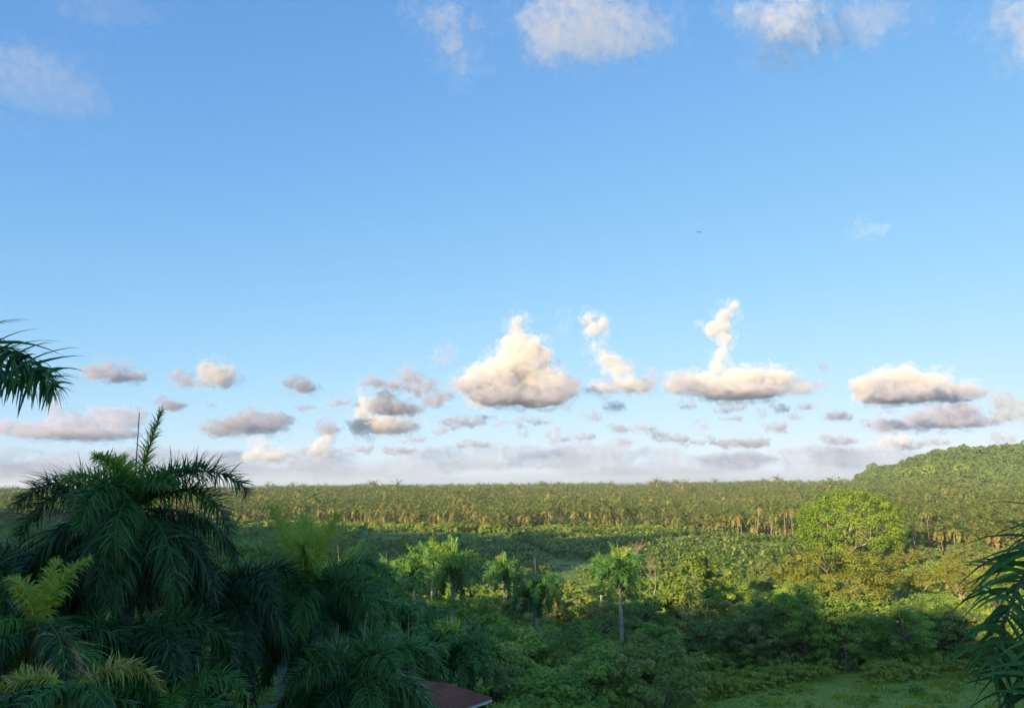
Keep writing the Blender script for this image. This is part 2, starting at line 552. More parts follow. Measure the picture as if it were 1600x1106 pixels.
def clouds():
    D = 0.08
    cloud('tallest white cumulus pile with a knobbed head, at the centre of the cloud row', 7000, D, [(810, 497, 13, 13), (811, 514, 17, 14), (816, 540, 33, 26), (832, 556, 34, 28), (800, 570, 42, 30), (836, 590, 44, 30), (775, 588, 46, 26), (738, 600, 30, 15), (870, 605, 32, 20), (888, 618, 18, 11), (790, 618, 72, 18), (840, 625, 52, 14)], base=[(735, 605, 40, 10), (790, 622, 50, 14), (850, 618, 45, 16), (885, 612, 26, 12), (870, 590, 14, 14), (790, 600, 26, 8)])
    cloud('leaning white cloud column with curled head right of the cumulus pile', 7200, D, [(924, 492, 15, 12), (944, 503, 14, 14), (930, 515, 16, 14), (929, 535, 10, 12), (940, 550, 11, 11), (955, 565, 20, 16), (970, 582, 20, 18), (985, 600, 30, 15), (942, 607, 26, 9), (1010, 602, 16, 11)], base=[(940, 607, 26, 8), (1008, 600, 18, 12), (972, 585, 14, 12)])
    cloud('small torn wisp between the cumulus pile and the leaning column', 7100, .03, [(878, 498, 7, 13), (890, 494, 6, 5), (874, 512, 6, 8)])
    cloud('bright cloud pillar with swept head rising from a long cloud bank', 7000, D, [(1155, 474, 13, 10), (1142, 488, 18, 14), (1128, 508, 22, 15), (1136, 528, 15, 14), (1131, 552, 13, 14), (1122, 572, 15, 13), (1060, 602, 28, 16), (1105, 598, 38, 19), (1160, 594, 44, 21), (1208, 594, 40, 19), (1248, 608, 24, 12), (1160, 615, 75, 11)], base=[(1050, 603, 26, 13), (1235, 612, 36, 12), (1165, 616, 60, 9), (1100, 614, 40, 8)])
    cloud('broad grey-bottomed cumulus above the right hill', 7200, D, [(1400, 590, 36, 19), (1368, 603, 42, 18), (1440, 600, 40, 20), (1410, 619, 80, 12), (1478, 612, 34, 16), (1515, 608, 14, 11), (1500, 625, 30, 7)], alb=0.97, base=[(1380, 618, 50, 10), (1450, 620, 55, 11), (1495, 620, 34, 10), (1350, 605, 22, 10)])
    cloud('grey trailing cloud under the broad right cumulus', 9000, .06, [(1450, 650, 35, 9), (1490, 645, 48, 14), (1385, 663, 34, 9), (1500, 661, 60, 8), (1430, 664, 40, 7)], alb=0.72, grain=1.5, gap=.37, shrink=0, amp=1.5, cool=1.16)
    cloud('pale lumpy cloud at the far right over the hill', 8500, .05, [(1570, 628, 20, 15), (1575, 650, 24, 10), (1595, 640, 20, 14)], alb=0.74, grain=1.5, gap=.37, shrink=0, amp=1.5)
    cloud('layered cream and grey cloud left of the cumulus pile', 8600, .09, [(600, 665, 52, 13), (570, 640, 16, 22), (562, 618, 8, 12), (640, 668, 18, 10), (565, 668, 18, 12)], alb=0.95, grain=1.5, gap=.37, shrink=0, amp=1.5)
    cloud('grey flat-bottomed cloud resting before the layered cloud', 7600, .09, [(612, 636, 38, 11), (600, 630, 22, 13), (640, 640, 20, 6)], alb=0.62, grain=1.5, gap=.37, shrink=0, amp=1.5, cool=1.16)
    cloud('ragged mauve cloud arm reaching left from the cumulus pile', 7400, .07, [(585, 596, 24, 8), (640, 588, 18, 14), (655, 608, 22, 12), (680, 622, 22, 14), (615, 602, 25, 7), (668, 600, 16, 10)], alb=0.7, grain=1.5, gap=.37, shrink=0, amp=1.5, cool=1.16)
    cloud('faint torn pink wisp above the mauve cloud arm', 7300, .018, [(697, 552, 18, 16), (684, 560, 14, 12)], alb=0.8, grain=1.5, gap=.37, shrink=0, amp=1.5)
    cloud('lone dark grey oval cloud in clear sky left of centre', 6600, .09, [(468, 602, 20, 12), (460, 598, 12, 9), (478, 605, 12, 8)], alb=0.52, grain=1.5, gap=.37, shrink=0, amp=1.5, cool=1.16)
    cloud('mauve hump-backed cloud right of the hanging palm frond', 7000, .06, [(178, 578, 26, 14), (150, 580, 26, 9), (205, 588, 20, 8), (178, 588, 45, 8)], alb=0.66, grain=1.5, gap=.37, shrink=0, amp=1.5, cool=1.16)
    cloud('small round mauve cloud beside the rosy cloud', 7000, .06, [(280, 590, 20, 12), (290, 595, 14, 9)], alb=0.66, grain=1.5, gap=.37, shrink=0, amp=1.5, cool=1.16)
    cloud('rosy heart-shaped cloud in the left sky', 7000, .08, [(325, 576, 15, 11), (358, 578, 14, 11), (340, 588, 30, 16)], alb=0.85, grain=1.5, gap=.37, shrink=0, amp=1.5)
    cloud('small slate cloud above the tallest palm spear', 8200, .06, [(265, 633, 26, 8), (255, 629, 12, 8)], alb=0.55, grain=1.5, gap=.37, shrink=0, amp=1.5, cool=1.16)
    cloud('long low pinkish cloud bank at the far left horizon', 9800, .045, [(145, 652, 22, 18), (110, 662, 42, 17), (190, 657, 40, 17), (60, 672, 44, 14), (12, 668, 34, 13), (120, 678, 100, 9), (85, 640, 13, 22)], alb=0.78, grain=1.5, gap=.37, shrink=0, amp=1.5, cool=1.16)
    cloud('wide blue-grey cloud above the right palm frond', 9500, .05, [(385, 664, 66, 14), (350, 670, 40, 12), (425, 656, 32, 12), (395, 650, 30, 10)], alb=0.6, grain=1.5, gap=.37, shrink=0, amp=1.5, cool=1.16)
    cloud('bright cream puff low over the sea on the left', 13500, .07, [(408, 698, 16, 15), (432, 710, 24, 11), (410, 714, 30, 9)], grain=1.5, gap=.37, shrink=0, amp=1.5)
    cloud('glowing small cumulus tower low over the sea', 13000, .09, [(507, 690, 16, 13), (498, 704, 18, 9), (512, 680, 9, 6)], grain=1.5, gap=.37, shrink=0, amp=1.5)
    cloud('dark mauve tuft right above the glowing low tower', 9400, .06, [(505, 664, 14, 11), (512, 670, 16, 7)], alb=0.62, grain=1.5, gap=.37, shrink=0, amp=1.5, cool=1.16)
    cloud('bright cream puff beside the slope of the right hill', 12500, .07, [(1405, 686, 20, 9), (1398, 692, 22, 7)], grain=1.5, gap=.37, shrink=0, amp=1.5)
    small = [(720, 657, 32, 9), (825, 655, 20, 7), (920, 650, 14, 7), (998, 667, 16, 5), (1050, 684, 28, 6), (905, 683, 25, 5), (820, 674, 11, 11), (866, 682, 18, 12), (740, 693, 24, 6), (1100, 664, 13, 10), (1205, 667, 22, 7), (1240, 650, 12, 5), (1310, 650, 22, 6), (1310, 687, 28, 7), (1165, 691, 46, 8), (1565, 683, 20, 6), (1142, 636, 22, 9), (1075, 632, 13, 6), (1190, 643, 9, 6), (1217, 636, 13, 7), (1263, 634, 11, 4), (525, 627, 20, 5), (620, 702, 30, 6), (560, 700, 22, 6), (1460, 690, 28, 6), (965, 638, 9, 4), (445, 595, 8, 3), (1285, 572, 7, 7), (780, 660, 14, 5), (690, 672, 14, 5), (1085, 690, 20, 5), (330, 632, 10, 4)]
    rs = random.Random(4)
    small += [(rs.uniform(a, b), rs.uniform(628, 700), rs.uniform(7, 20), rs.uniform(3, 6)) for a, b in ((420, 690), (710, 990), (1010, 1280), (1300, 1600)) for _ in range(6)]
    small.sort()
    cnt = {}
    zones_ = [(700, 'left of the cumulus pile'), (1000, 'below the cumulus pile and leaning column'), (1290, 'below the bright pillar cloud'), (9999, 'near the right hill')]
    wh = [next(w for lim, w in zones_ if x < lim) for x, y, a, b in small]
    for (x, y, a, b), w in zip(small, wh):
        i_ = cnt[w] = cnt.get(w, -1) + 1
        pf = [(x + rs.uniform(-.8, .8) * a, y + rs.uniform(-.5, .6) * b, a * rs.uniform(.25, .55), b * rs.uniform(.45, .9)) for _ in range(6)] + [(x, y + b * .3, a * .7, b * .5)]
        cloud('small grey cloud scrap ' + w + ', ' + nth(i_, wh.count(w)), 12500 if y > 645 else 8500, .07, pf, 'small cloud scraps above the horizon', 1.8, 1.0, alb=rs.uniform(.55, .75), cool=1.18, fringe=4.0, shrink=1.5, grain=1.9, gap=.40)
    for x in range(-60, 1700, 160):      # soft low layer far out over the sea
        pf = [(x + rs.uniform(-90, 90), 724 + rs.uniform(-22, 20), rs.uniform(35, 80), rs.uniform(6, 12)) for _ in range(8)]
        cloud('thin mauve cloud streak lying on the sea horizon, ' + nth((x + 60) // 160, 11), 26000, .010, pf, 'cloud streaks on the sea horizon', 4, 1.6, alb=.62, fringe=10, shrink=2, cool=1.28)
    # overhead
    cloud('big soft mauve cloud at the top edge right of centre', 1900, .0065, [(850, 55, 52, 46), (925, 48, 70, 58), (990, 40, 60, 50), (900, 15, 100, 46), (1030, 45, 40, 36)], vox=4, amp=2.6, fringe=30, fod=.42, shrink=-4, alb=.9)
    cloud('bright white cloud at the top edge on the right', 1750, .011, [(1175, 12, 38, 20), (1225, 28, 55, 34), (1262, 52, 36, 26), (1240, 8, 50, 24)], vox=3.5, amp=2.6, fringe=30, fod=.42, shrink=-4)
    cloud('faint grey veil of cloud beside the bright top cloud', 1800, .005, [(1330, 35, 62, 34), (1215, 85, 44, 24), (1390, 20, 50, 24)], vox=5, amp=2.6, fringe=30, fod=.42, shrink=-4, alb=.9)
    cloud('torn vertical cloud streak at the top edge left of centre', 1850, .008, [(690, 15, 42, 18), (705, 55, 28, 30), (722, 98, 20, 24), (745, 25, 20, 16)], vox=3.5, amp=2.6, fringe=30, fod=.42, shrink=-4, alb=.9)
    cloud('dim grey-mauve veil in the top left corner', 1700, .0018, [(55, 130, 105, 46), (20, 95, 60, 40), (120, 150, 60, 30)], vox=6, amp=2.6, fringe=30, fod=.42, shrink=-4, alb=.9)
    cloud('very faint haze streak on the left top edge', 1750, .0016, [(150, 12, 80, 24), (230, 20, 40, 16)], vox=6, amp=2.6, fringe=30, fod=.42, shrink=-4, alb=.9)
    cloud('pale cloud edge entering at the top right corner', 1700, .007, [(1595, 15, 44, 34), (1612, 70, 34, 36), (1640, 40, 50, 60)], vox=4, amp=2.6, fringe=30, fod=.42, shrink=-4, alb=.9)
    cloud('faint lone puff in the clear right sky', 4200, .006, [(1352, 347, 16, 12), (1365, 360, 30, 12), (1345, 362, 18, 10)])


clouds()
bpy.data.objects.remove(tmp)

# ------------------------------------------------------------------ foliage generators
def leaflets(C, S, n, L, W, fwd, up, upvar, droop, rng, t0=0.12, seg=3, sides=(-1, 1)):
    """pinnate leaflets along a rachis C (m,3) with side vectors S (m,3); returns (k, 2*seg+1, 3) and t"""
    m_ = len(C)
    Tn = norm(np.gradient(C, axis=0))
    out, ts = [], []
    for sg in sides:
        t = np.clip(np.linspace(t0, 1, n) + rng.uniform(-.4, .4, n) / n, 0, 1)
        f = t * (m_ - 1)
        i = np.minimum(f.astype(int), m_ - 2)
        w = (f - i)[:, None]
        pos = C[i] * (1 - w) + C[i + 1] * w
        T = norm(Tn[i] * (1 - w) + Tn[i + 1] * w)
        Sv = norm(S[i] * (1 - w) + S[i + 1] * w)
        N = norm(np.cross(T, Sv))
        N = N * np.where(N[:, 2:3] < 0, -1, 1)
        u = (up + upvar * (rng.choice([1.6, .3, -1.2], n, p=[.32, .36, .32]) + rng.normal(0, .4, n)))[:, None]
        stiff = np.where(u[:, 0] > .35, .35, 1.0)
        fw = (fwd[0] + (fwd[1] - fwd[0]) * t)[:, None] + rng.normal(0, .08, n)[:, None]
        d = norm(sg * Sv + fw * T + u * N)
        d = norm(d + rng.normal(0, .2, (n, 3)))
        ln = L * (0.55 + 0.45 * np.minimum((t - t0) / .25, 1)) * (1 - .62 * np.clip((t - .45) / .55, 0, 1) ** 1.6) * rng.uniform(.72, 1.15, n) * np.where(rng.random(n) < .05, .35, 1)
        wv = norm(np.cross(d, N + rng.normal(0, .35, (n, 3))))
        V = np.zeros((n, 2 * seg + 1, 3))
        p_ = pos.copy()
        prof = [.55, 1.0, .8, .5, .3]
        for k in range(seg):
            ww = wv * (W * prof[k] * .5) * rng.uniform(.8, 1.15, n)[:, None]
            V[:, 2 * k] = p_ - ww
            V[:, 2 * k + 1] = p_ + ww
            p_ = p_ + d * (ln / seg)[:, None]
            d = norm(d + np.array([0, 0, -1.0]) * (droop * (.6 + .8 * rng.random(n)) * stiff)[:, None])
        V[:, 2 * seg] = p_
        out.append(V)
        ts.append(t)
    return np.concatenate(out), np.concatenate(ts)


def leaf_faces(k, seg):
    q, t3 = [], []
    base = np.arange(k) * (2 * seg + 1)
    for j in range(seg - 1):
        q.append(np.stack([base + 2 * j, base + 2 * j + 1, base + 2 * j + 3, base + 2 * j + 2], 1))
    t3 = np.stack([base + 2 * seg - 2, base + 2 * seg - 1, base + 2 * seg], 1)
    return np.concatenate(q) if q else np.zeros((0, 4), int), t3


def rachis_curve(L, a0, bend, p=1.5, m_=14):
    t = np.linspace(0, 1, m_)
    ang = a0 - bend * t ** p
    dx, dz = np.cos(ang), np.sin(ang)
    step = L / (m_ - 1)
    x = np.concatenate([[0], np.cumsum((dx[:-1] + dx[1:]) / 2 * step)])
    z = np.concatenate([[0], np.cumsum((dz[:-1] + dz[1:]) / 2 * step)])
    return np.stack([x, 0 * x, z], 1)


def frond_into(g, rng, L=3.5, a0=0.5, bend=1.6, n=60, leaf=0.8, W=0.045, tint=0.35, plum=0.35, droop=0.35, seg=3, M4=None, sway=0.0, rr=0.035, up=.1):
    C = rachis_curve(L, a0, bend)
    C[:, 1] += sway * np.linspace(0, 1, len(C)) ** 2 * L
    S = np.tile(np.array([[0, 1.0, 0]]), (len(C), 1))
    V, t = leaflets(C, S, n, leaf * (.62 if a0 > R(76) else 1), W, (1.3, 2.4) if a0 > R(76) else (.3, 1.2), up, plum, droop * (.5 if a0 > R(76) else 1), rng, seg=seg)
    V = V.reshape(-1, 3)
    q, t3 = leaf_faces(len(t), seg)
    Cr = C
    if M4 is not None:
        A = np.array(M4.to_3x3()); B = np.array(M4.translation)
        V = V @ A.T + B
        Cr = C @ A.T + B
    tt = np.clip(tint + rng.normal(0, .05, len(t)) , 0, 1)
    g.add(V, [q], np.tile(tt, seg - 1)) if len(q) else None
    if len(q):
        g.F[3].append(t3 + g.n - len(V)); g.T[3].append(tt)
    else:
        g.add(V, [t3], tt)
    if rr:
        g.tube(Cr, np.linspace(rr, rr * .25, len(Cr)), 4, min(tint + .12, .78))


def trunk_mesh(name, hgt, r0, r1, mat, lean=0.0, bulge=0.0, n=10, rings=10):
    g = Geo()
    t = np.linspace(0, 1, rings)
    P = np.stack([lean * t ** 1.6, 0 * t, hgt * t], 1)
    r = r0 + (r1 - r0) * t + bulge * np.sin(np.pi * np.clip(t * 1.1, 0, 1)) + .35 * r0 * np.exp(-t * 14)
    g.tube(P, r, n)
    return g.mesh(name, mat, True)


# ---------------------------------------------- broadleaf trees
def rhombi(P, Nrm, size, rng, aspect=0.55):
    """one leaf spray per point: a bent rhombus"""
    k = len(P)
    a = norm(np.cross(Nrm, rng.normal(0, 1, (k, 3))))
    b = norm(np.cross(Nrm, a))
    s = (size * rng.uniform(.55, 1.35, k))[:, None]
    V = np.stack([P - a * s * .5, P + b * s * aspect * .5, P + a * s * .5 - Nrm * s * .12, P - b * s * aspect * .5], 1)
    i = np.arange(k) * 4
    return V.reshape(-1, 3), np.stack([i, i + 1, i + 2, i + 3], 1)


def crown_points(rng, rx, rz, nclump, inner=.5, low=-.45, irregular=.25, ry=None):
    ry = ry or rx
    pts = []
    lob = [(norm(rng.normal(0, 1, 3)), rng.uniform(-1, 1)) for _ in range(7)]
    while len(pts) < nclump:
        v = norm(rng.normal(0, 1, 3))
        if v[2] < low: continue
        f = 1 + irregular * sum(a * max(0, float(v @ d)) ** 3 for d, a in lob)
        r = rng.uniform(inner, 1) ** .6 * f
        pts.append((v[0] * rx * r, v[1] * ry * r, v[2] * rz * r))
    return np.array(pts)


def tree_meshes(name, seed, hgt, rx, rz, nclump, nleaf, leaf, mat, bark, clump=None, irregular=.25, inner=.5, low=-.45, ry=None, limbs=9, r0=.3, flat=.6, lean=0, up=.5):
    rng = np.random.default_rng(seed)
    cp = crown_points(rng, rx, rz, nclump, inner, low, irregular, ry)
    ctr = np.array([lean, 0, hgt - rz * .95])
    cp = cp + ctr
    clump = clump or rx * .26
    cr = clump * rng.uniform(.6, 1.3, nclump)
    ct = np.clip(rng.normal(.5, .17, nclump), 0, 1)
    idx = np.repeat(np.arange(nclump), nleaf)
    v = rng.normal(0, 1, (len(idx), 3))
    v = norm(v) * (rng.random((len(idx), 1)) ** .4)
    v[:, 2] *= flat
    P = cp[idx] + v * cr[idx][:, None]
    Nn = norm(norm(v) * .7 + norm(cp[idx] - ctr) * .35 + np.array([0, 0, up]) + rng.normal(0, .38, (len(idx), 3)))
    V, q = rhombi(P, Nn, leaf, rng)
    tt = np.clip(ct[idx] + rng.normal(0, .12, len(idx)), 0, 1)
    crown = mk(name + '_crown', V, [q], mat, [tt])
    g = Geo()
    fork = max(hgt - rz * 1.9, hgt * .22)
    t = np.linspace(0, 1, 6)
    top = np.array([lean * .5, 0, fork])
    g.tube(np.stack([top[0] * t + .1 * np.sin(t * 5), .08 * np.sin(t * 4), fork * t], 1), r0 * (1 - .3 * t) + r0 * .5 * np.exp(-t * 8), 8)
    far = rng.choice(nclump, min(limbs, nclump), replace=False)
    for j in far:
        e = cp[j]
        mid = (top + e) / 2 + np.array([0, 0, (e[2] - top[2]) * .15]) + rng.normal(0, .06 * rx, 3)
        u = np.linspace(0, 1, 6)[:, None]
        C = (1 - u) ** 2 * top + 2 * u * (1 - u) * mid + u ** 2 * e
        g.tube(C, r0 * .6 * (1 - .85 * u[:, 0]), 5)
        for q_ in range(2):
            b0 = C[3]
            e2 = cp[rng.integers(nclump)] * .4 + e * .6
            g.tube(np.stack([b0, (b0 + e2) / 2 + rng.normal(0, .04 * rx, 3), e2]), [r0 * .25, r0 * .16, r0 * .05], 4)
    trunk = g.mesh(name + '_trunk', bark, True)
    return trunk, crown


def put_tree(meshes, x, y, scale=1.0, rotz=0.0, label=None, cat='tree', group=None, name='tree', crown_mat=None, dz=-.15):
    o = link(name, None, loc=(x, y, H(x, y) + dz), rot=(0, 0, rotz), scale=scale)
    o.empty_display_size = .3
    link('trunk', meshes[0], parent=o)
    link('crown', meshes[1], parent=o)
    return tag(o, label, cat, group)


# ------------------------------------------------------------------ royal palms close to the camera
RB = random.Random(5)


def palm_root(label, px, py, d, hgt=None, group=None, name='royal_palm', rotz=0):
    """Empty at the foot; heart of the crown is at the pixel (px, py) and forward distance d"""
    h_ = at(px, py, d)
    gz = H(h_.x, h_.y)
    o = link(name, None, loc=(h_.x, h_.y, gz), rot=(0, 0, rotz))
    tag(o, label, 'palm tree', group)
    return o, h_.z - gz


def big_palm(label, px, py, d, seed, specs, spear=None, leaf=.78, W=.031, n=200, shaft=True):
    """specs: (azimuth deg, inclination deg, bend deg, length, tint)"""
    rng = np.random.default_rng(seed)
    o, hz = palm_root(label, px, py, d)
    link('trunk', trunk_mesh('royal_trunk', hz - 1.2, .24, .17, M['royal_trunk'], 0, .05, 14, 14), parent=o)
    g = Geo()
    t = np.linspace(0, 1, 8)
    g.tube(np.stack([0 * t, 0 * t, hz - 1.25 + 1.5 * t], 1), .17 * (1 - .55 * t ** 2) + .03 * np.sin(t * 3.1), 12)
    link('crownshaft', g.mesh('crownshaft', M['shaft'], True), parent=o)
    specs = list(specs) + [(rng.uniform(0, 360), -62, 25, 2.3 if L_ > 2.2 else 1.4, .97) for L_ in (specs[0][3],) * 2]
    for az, inc, bend, L, tint in specs:
        g = Geo()
        hang = inc < 24
        frond_into(g, rng, L, R(inc), R(bend), n, leaf * min(1, L / 2.6) * (1.2 if hang else 1), W, tint, .36 if hang else .6, .85 if hang else .42, 4, up=-.2 if hang else .12, sway=rng.uniform(-.06, .06))
        link('frond', g.mesh('royal_frond', M['royal']), parent=o, loc=(0, 0, hz + rng.uniform(-.12, .15)), rot=(0, 0, R(az)))
    if spear:
        az, tilt, L, mt = spear
        g = Geo()
        t = np.linspace(0, 1, 6)
        g.tube(np.stack([0 * t, 0 * t, L * t], 1), .015 * (1 - .6 * t) + .004, 6)
        link('spear_leaf', g.mesh('spear', M[mt], True), parent=o, loc=(0, 0, hz), rot=(0, R(tilt), R(az)))
    return o


def ring(n, inc, bend, L, tint, off=0, jit=8, seed=0):
    r_ = random.Random(seed)
    return [(off + i * 360 / n + r_.uniform(-jit, jit), inc + r_.uniform(-6, 6), bend + r_.uniform(-10, 10), L * r_.uniform(.92, 1.06), tint + r_.uniform(-.05, .05)) for i in range(n)]


# azimuth 0 = right, 90 = away, 180 = left, 270 = towards the camera
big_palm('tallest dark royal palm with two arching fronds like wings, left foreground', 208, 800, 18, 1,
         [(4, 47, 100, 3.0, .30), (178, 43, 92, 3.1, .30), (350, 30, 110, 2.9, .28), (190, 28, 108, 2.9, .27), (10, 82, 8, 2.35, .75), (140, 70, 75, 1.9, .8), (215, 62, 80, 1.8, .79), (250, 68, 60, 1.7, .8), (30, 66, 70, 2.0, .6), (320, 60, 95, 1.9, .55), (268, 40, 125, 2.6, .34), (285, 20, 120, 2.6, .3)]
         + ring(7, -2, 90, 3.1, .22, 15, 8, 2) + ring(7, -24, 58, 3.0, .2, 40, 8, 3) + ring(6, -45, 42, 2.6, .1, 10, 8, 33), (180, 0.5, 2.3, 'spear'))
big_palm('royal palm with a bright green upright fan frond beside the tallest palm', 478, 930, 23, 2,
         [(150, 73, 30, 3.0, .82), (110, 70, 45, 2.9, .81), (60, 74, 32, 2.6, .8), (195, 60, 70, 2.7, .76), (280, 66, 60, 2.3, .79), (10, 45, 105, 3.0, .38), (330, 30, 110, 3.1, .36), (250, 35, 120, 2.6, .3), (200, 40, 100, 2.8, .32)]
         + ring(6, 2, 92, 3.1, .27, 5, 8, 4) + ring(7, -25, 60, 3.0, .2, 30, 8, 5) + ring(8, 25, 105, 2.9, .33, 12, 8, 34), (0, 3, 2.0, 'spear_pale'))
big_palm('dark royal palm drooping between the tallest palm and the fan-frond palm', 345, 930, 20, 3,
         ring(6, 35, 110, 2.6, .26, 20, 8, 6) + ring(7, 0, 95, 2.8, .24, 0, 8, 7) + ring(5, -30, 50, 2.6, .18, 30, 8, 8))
big_palm('royal palm with new fronds tinted yellow-green as if sunlit in the left corner thicket', 62, 985, 14.5, 4,
         [(100, 74, 35, 1.5, .87), (150, 66, 70, 1.5, .86), (60, 72, 50, 1.4, .84), (260, 70, 50, 1.2, .85), (205, 30, 110, 2.0, .5), (240, 20, 110, 2.0, .45), (320, 10, 100, 2.1, .96), (345, 0, 90, 2.1, .5)]  # upright fronds tinted yellow to paint sunlight on them
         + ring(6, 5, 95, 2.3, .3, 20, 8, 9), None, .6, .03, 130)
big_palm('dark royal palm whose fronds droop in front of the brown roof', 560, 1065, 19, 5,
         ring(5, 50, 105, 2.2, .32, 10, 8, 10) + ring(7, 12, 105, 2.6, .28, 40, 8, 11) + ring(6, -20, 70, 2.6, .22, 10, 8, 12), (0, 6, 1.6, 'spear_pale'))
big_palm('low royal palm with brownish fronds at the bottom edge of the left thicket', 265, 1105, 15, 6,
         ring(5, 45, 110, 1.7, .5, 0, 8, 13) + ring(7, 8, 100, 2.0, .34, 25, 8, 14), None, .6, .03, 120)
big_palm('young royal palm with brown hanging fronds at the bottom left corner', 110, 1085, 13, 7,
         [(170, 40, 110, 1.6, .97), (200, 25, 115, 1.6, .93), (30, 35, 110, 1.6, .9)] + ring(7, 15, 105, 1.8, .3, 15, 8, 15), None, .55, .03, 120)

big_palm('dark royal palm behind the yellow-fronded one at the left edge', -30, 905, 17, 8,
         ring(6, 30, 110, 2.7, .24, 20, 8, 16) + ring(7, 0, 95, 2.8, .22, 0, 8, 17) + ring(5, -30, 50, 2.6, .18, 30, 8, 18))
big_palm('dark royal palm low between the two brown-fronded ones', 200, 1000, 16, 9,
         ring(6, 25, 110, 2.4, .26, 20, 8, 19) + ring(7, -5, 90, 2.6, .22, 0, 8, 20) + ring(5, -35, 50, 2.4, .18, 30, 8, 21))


# fronds near enough to show every leaflet: each leaflet is a piece of its own
def leaflet_frond(parent, C, S, n, L, W, seed, fwd=(.35, 1.2), up=.1, upvar=.3, droop=.25, tint=.3, seg=5, t0=.05, sides=(-1, 1), joined=False):
    rng = np.random.default_rng(seed)
    C = np.asarray(C, float)
    u = np.linspace(0, 1, 18)
    tt = np.linspace(0, 1, len(C))
    C = np.stack([np.interp(u, tt, C[:, k]) for k in range(3)], 1)
    for _ in range(3):
        C[1:-1] = (C[:-2] + 2 * C[1:-1] + C[2:]) / 4
    S = np.tile(np.asarray(S, float), (len(C), 1))
    pw = np.array(parent.location)
    g = Geo()
    g.tube(C - pw, np.linspace(.02, .005, len(C)), 6, .5)
    fr = link('frond', g.mesh('rachis', M['rachis'], True), parent=parent)
    V, t = leaflets(C - pw, S, n, L, W, fwd, up, upvar, droop, rng, t0, seg, sides)
    if joined:
        q, t3 = leaf_faces(len(V), seg)
        tt = np.clip(tint + rng.normal(0, .06, len(V)), 0, 1)
        link('leaflets', mk('leaflets', V, [t3, q], M['royal'], [tt, np.tile(tt, seg - 1)]), parent=fr)['kind'] = 'stuff'
        return fr
    q, t3 = leaf_faces(1, seg)
    for v in V:
        o_ = v[0].copy()
        k = float(np.clip(tint + rng.normal(0, .06), 0, 1))
        link('leaflet', mk('leaflet', v - o_, [t3, q], M['royal'], [np.full(1, k), np.full(len(q), k)]), parent=fr, loc=tuple(o_))
    return fr


def W_(px, py, d):
    return tuple(at(px, py, d))


o, hz = palm_root('palm off the left edge with one dark frond hanging into the sky', -330, 470, 8.5, name='leaning_palm')
link('trunk', trunk_mesh('royal_trunk', hz, .2, .14, M['royal_trunk'], 0, .04, 12, 12), parent=o)
leaflet_frond(o, [W_(-330, 490, 8.5), W_(-210, 490, 8.4), W_(-90, 515, 8.3), W_(0, 548, 8.2), W_(50, 575, 8.15), W_(84, 606, 8.1)], (.1, 1, .35), 145, .74, .042, 21, (.35, .85), .0, .5, .42, .3)
leaflet_frond(o, [W_(-330, 470, 8.5), W_(-210, 492, 8.9), W_(-100, 520, 9.2), W_(-20, 560, 9.4), W_(30, 600, 9.5)], (.15, 1, .3), 120, .7, .042, 23, (.4, .9), .0, .6, .34, .27, joined=True)
leaflet_frond(o, [W_(-330, 470, 8.5), W_(-240, 390, 8.6), W_(-150, 345, 8.7), W_(-70, 335, 8.8), W_(-34, 342, 8.85)], (.1, 1, .3), 26, .5, .04, 22, (.3, 1.2), .2, .3, .12, .26, joined=True)
rng = np.random.default_rng(30)
for az, inc in ((100, 20), (160, 35), (200, 10), (250, 30), (310, -20), (140, -10), (220, -25)):
    g = Geo(); frond_into(g, rng, 2.8, R(inc), R(90), 60, .7, .045, .27, .35, .3, 3)
    link('frond', g.mesh('royal_frond', M['royal']), parent=o, loc=(0, 0, hz), rot=(0, 0, R(az)))

o, hz = palm_root('palm at the right edge with broad blades sweeping down in front of the meadow', 1775, 800, 4.6, name='leaning_palm')
link('trunk', trunk_mesh('royal_trunk', hz, .16, .11, M['royal_trunk'], 0, .03, 12, 12), parent=o)
leaflet_frond(o, [W_(1775, 800, 4.6), W_(1700, 812, 4.5), W_(1630, 850, 4.3), W_(1578, 935, 4.15), W_(1548, 1050, 4.0)], (-1, .2, .5), 72, .58, .025, 31, (.2, .9), .1, .45, .24, .34, 5, .1)
leaflet_frond(o, [W_(1775, 800, 4.6), W_(1735, 880, 4.2), W_(1680, 960, 4.0), W_(1630, 1060, 3.9), W_(1600, 1180, 3.8)], (-1, .2, .4), 60, .58, .025, 32, (.2, .8), .0, .45, .28, .3, 5, .1)
for az, inc in ((30, 30), (10, -5), (20, 10), (330, 20), (345, -15), (40, 70)):
    g = Geo(); frond_into(g, rng, 1.5, R(inc), R(80), 40, .5, .04, .27, .3, .3, 3)
    link('frond', g.mesh('royal_frond', M['royal']), parent=o, loc=(0, 0, hz), rot=(0, 0, R(az)))

# ------------------------------------------------------------------ house with the brown roof
hc = at(768, 1089, 43)
ea = Vector((-.80, .60, 0)); eb = Vector((-.60, -.80, 0))
rise, run, wide = .09, 3.3, 6.0
house = link('house', None, loc=(hc.x, hc.y, H(hc.x - 4, hc.y - 2) - .3))
tag(house, 'house with weathered red-brown roof and white fascia, half hidden by palms', 'house')
def hl(a, b, z):
    p_ = hc + ea * a + eb * b
    return (p_.x - house.location.x, p_.y - house.location.y, hc.z + z - house.location.z)
def slab(name, pts, th, mat, parent=house, down=(0, 0, -1)):
    V = [Vector(p_) for p_ in pts]
    V += [v + Vector(down) * th for v in V]
    k = len(pts)
    f4 = [(i, (i + 1) % k, (i + 1) % k + k, i + k) for i in range(k)] + [tuple(range(k)), tuple(range(2 * k - 1, k - 1, -1))]
    return link(name, mk(name, [tuple(v) for v in V], [f4], mat), parent=parent)
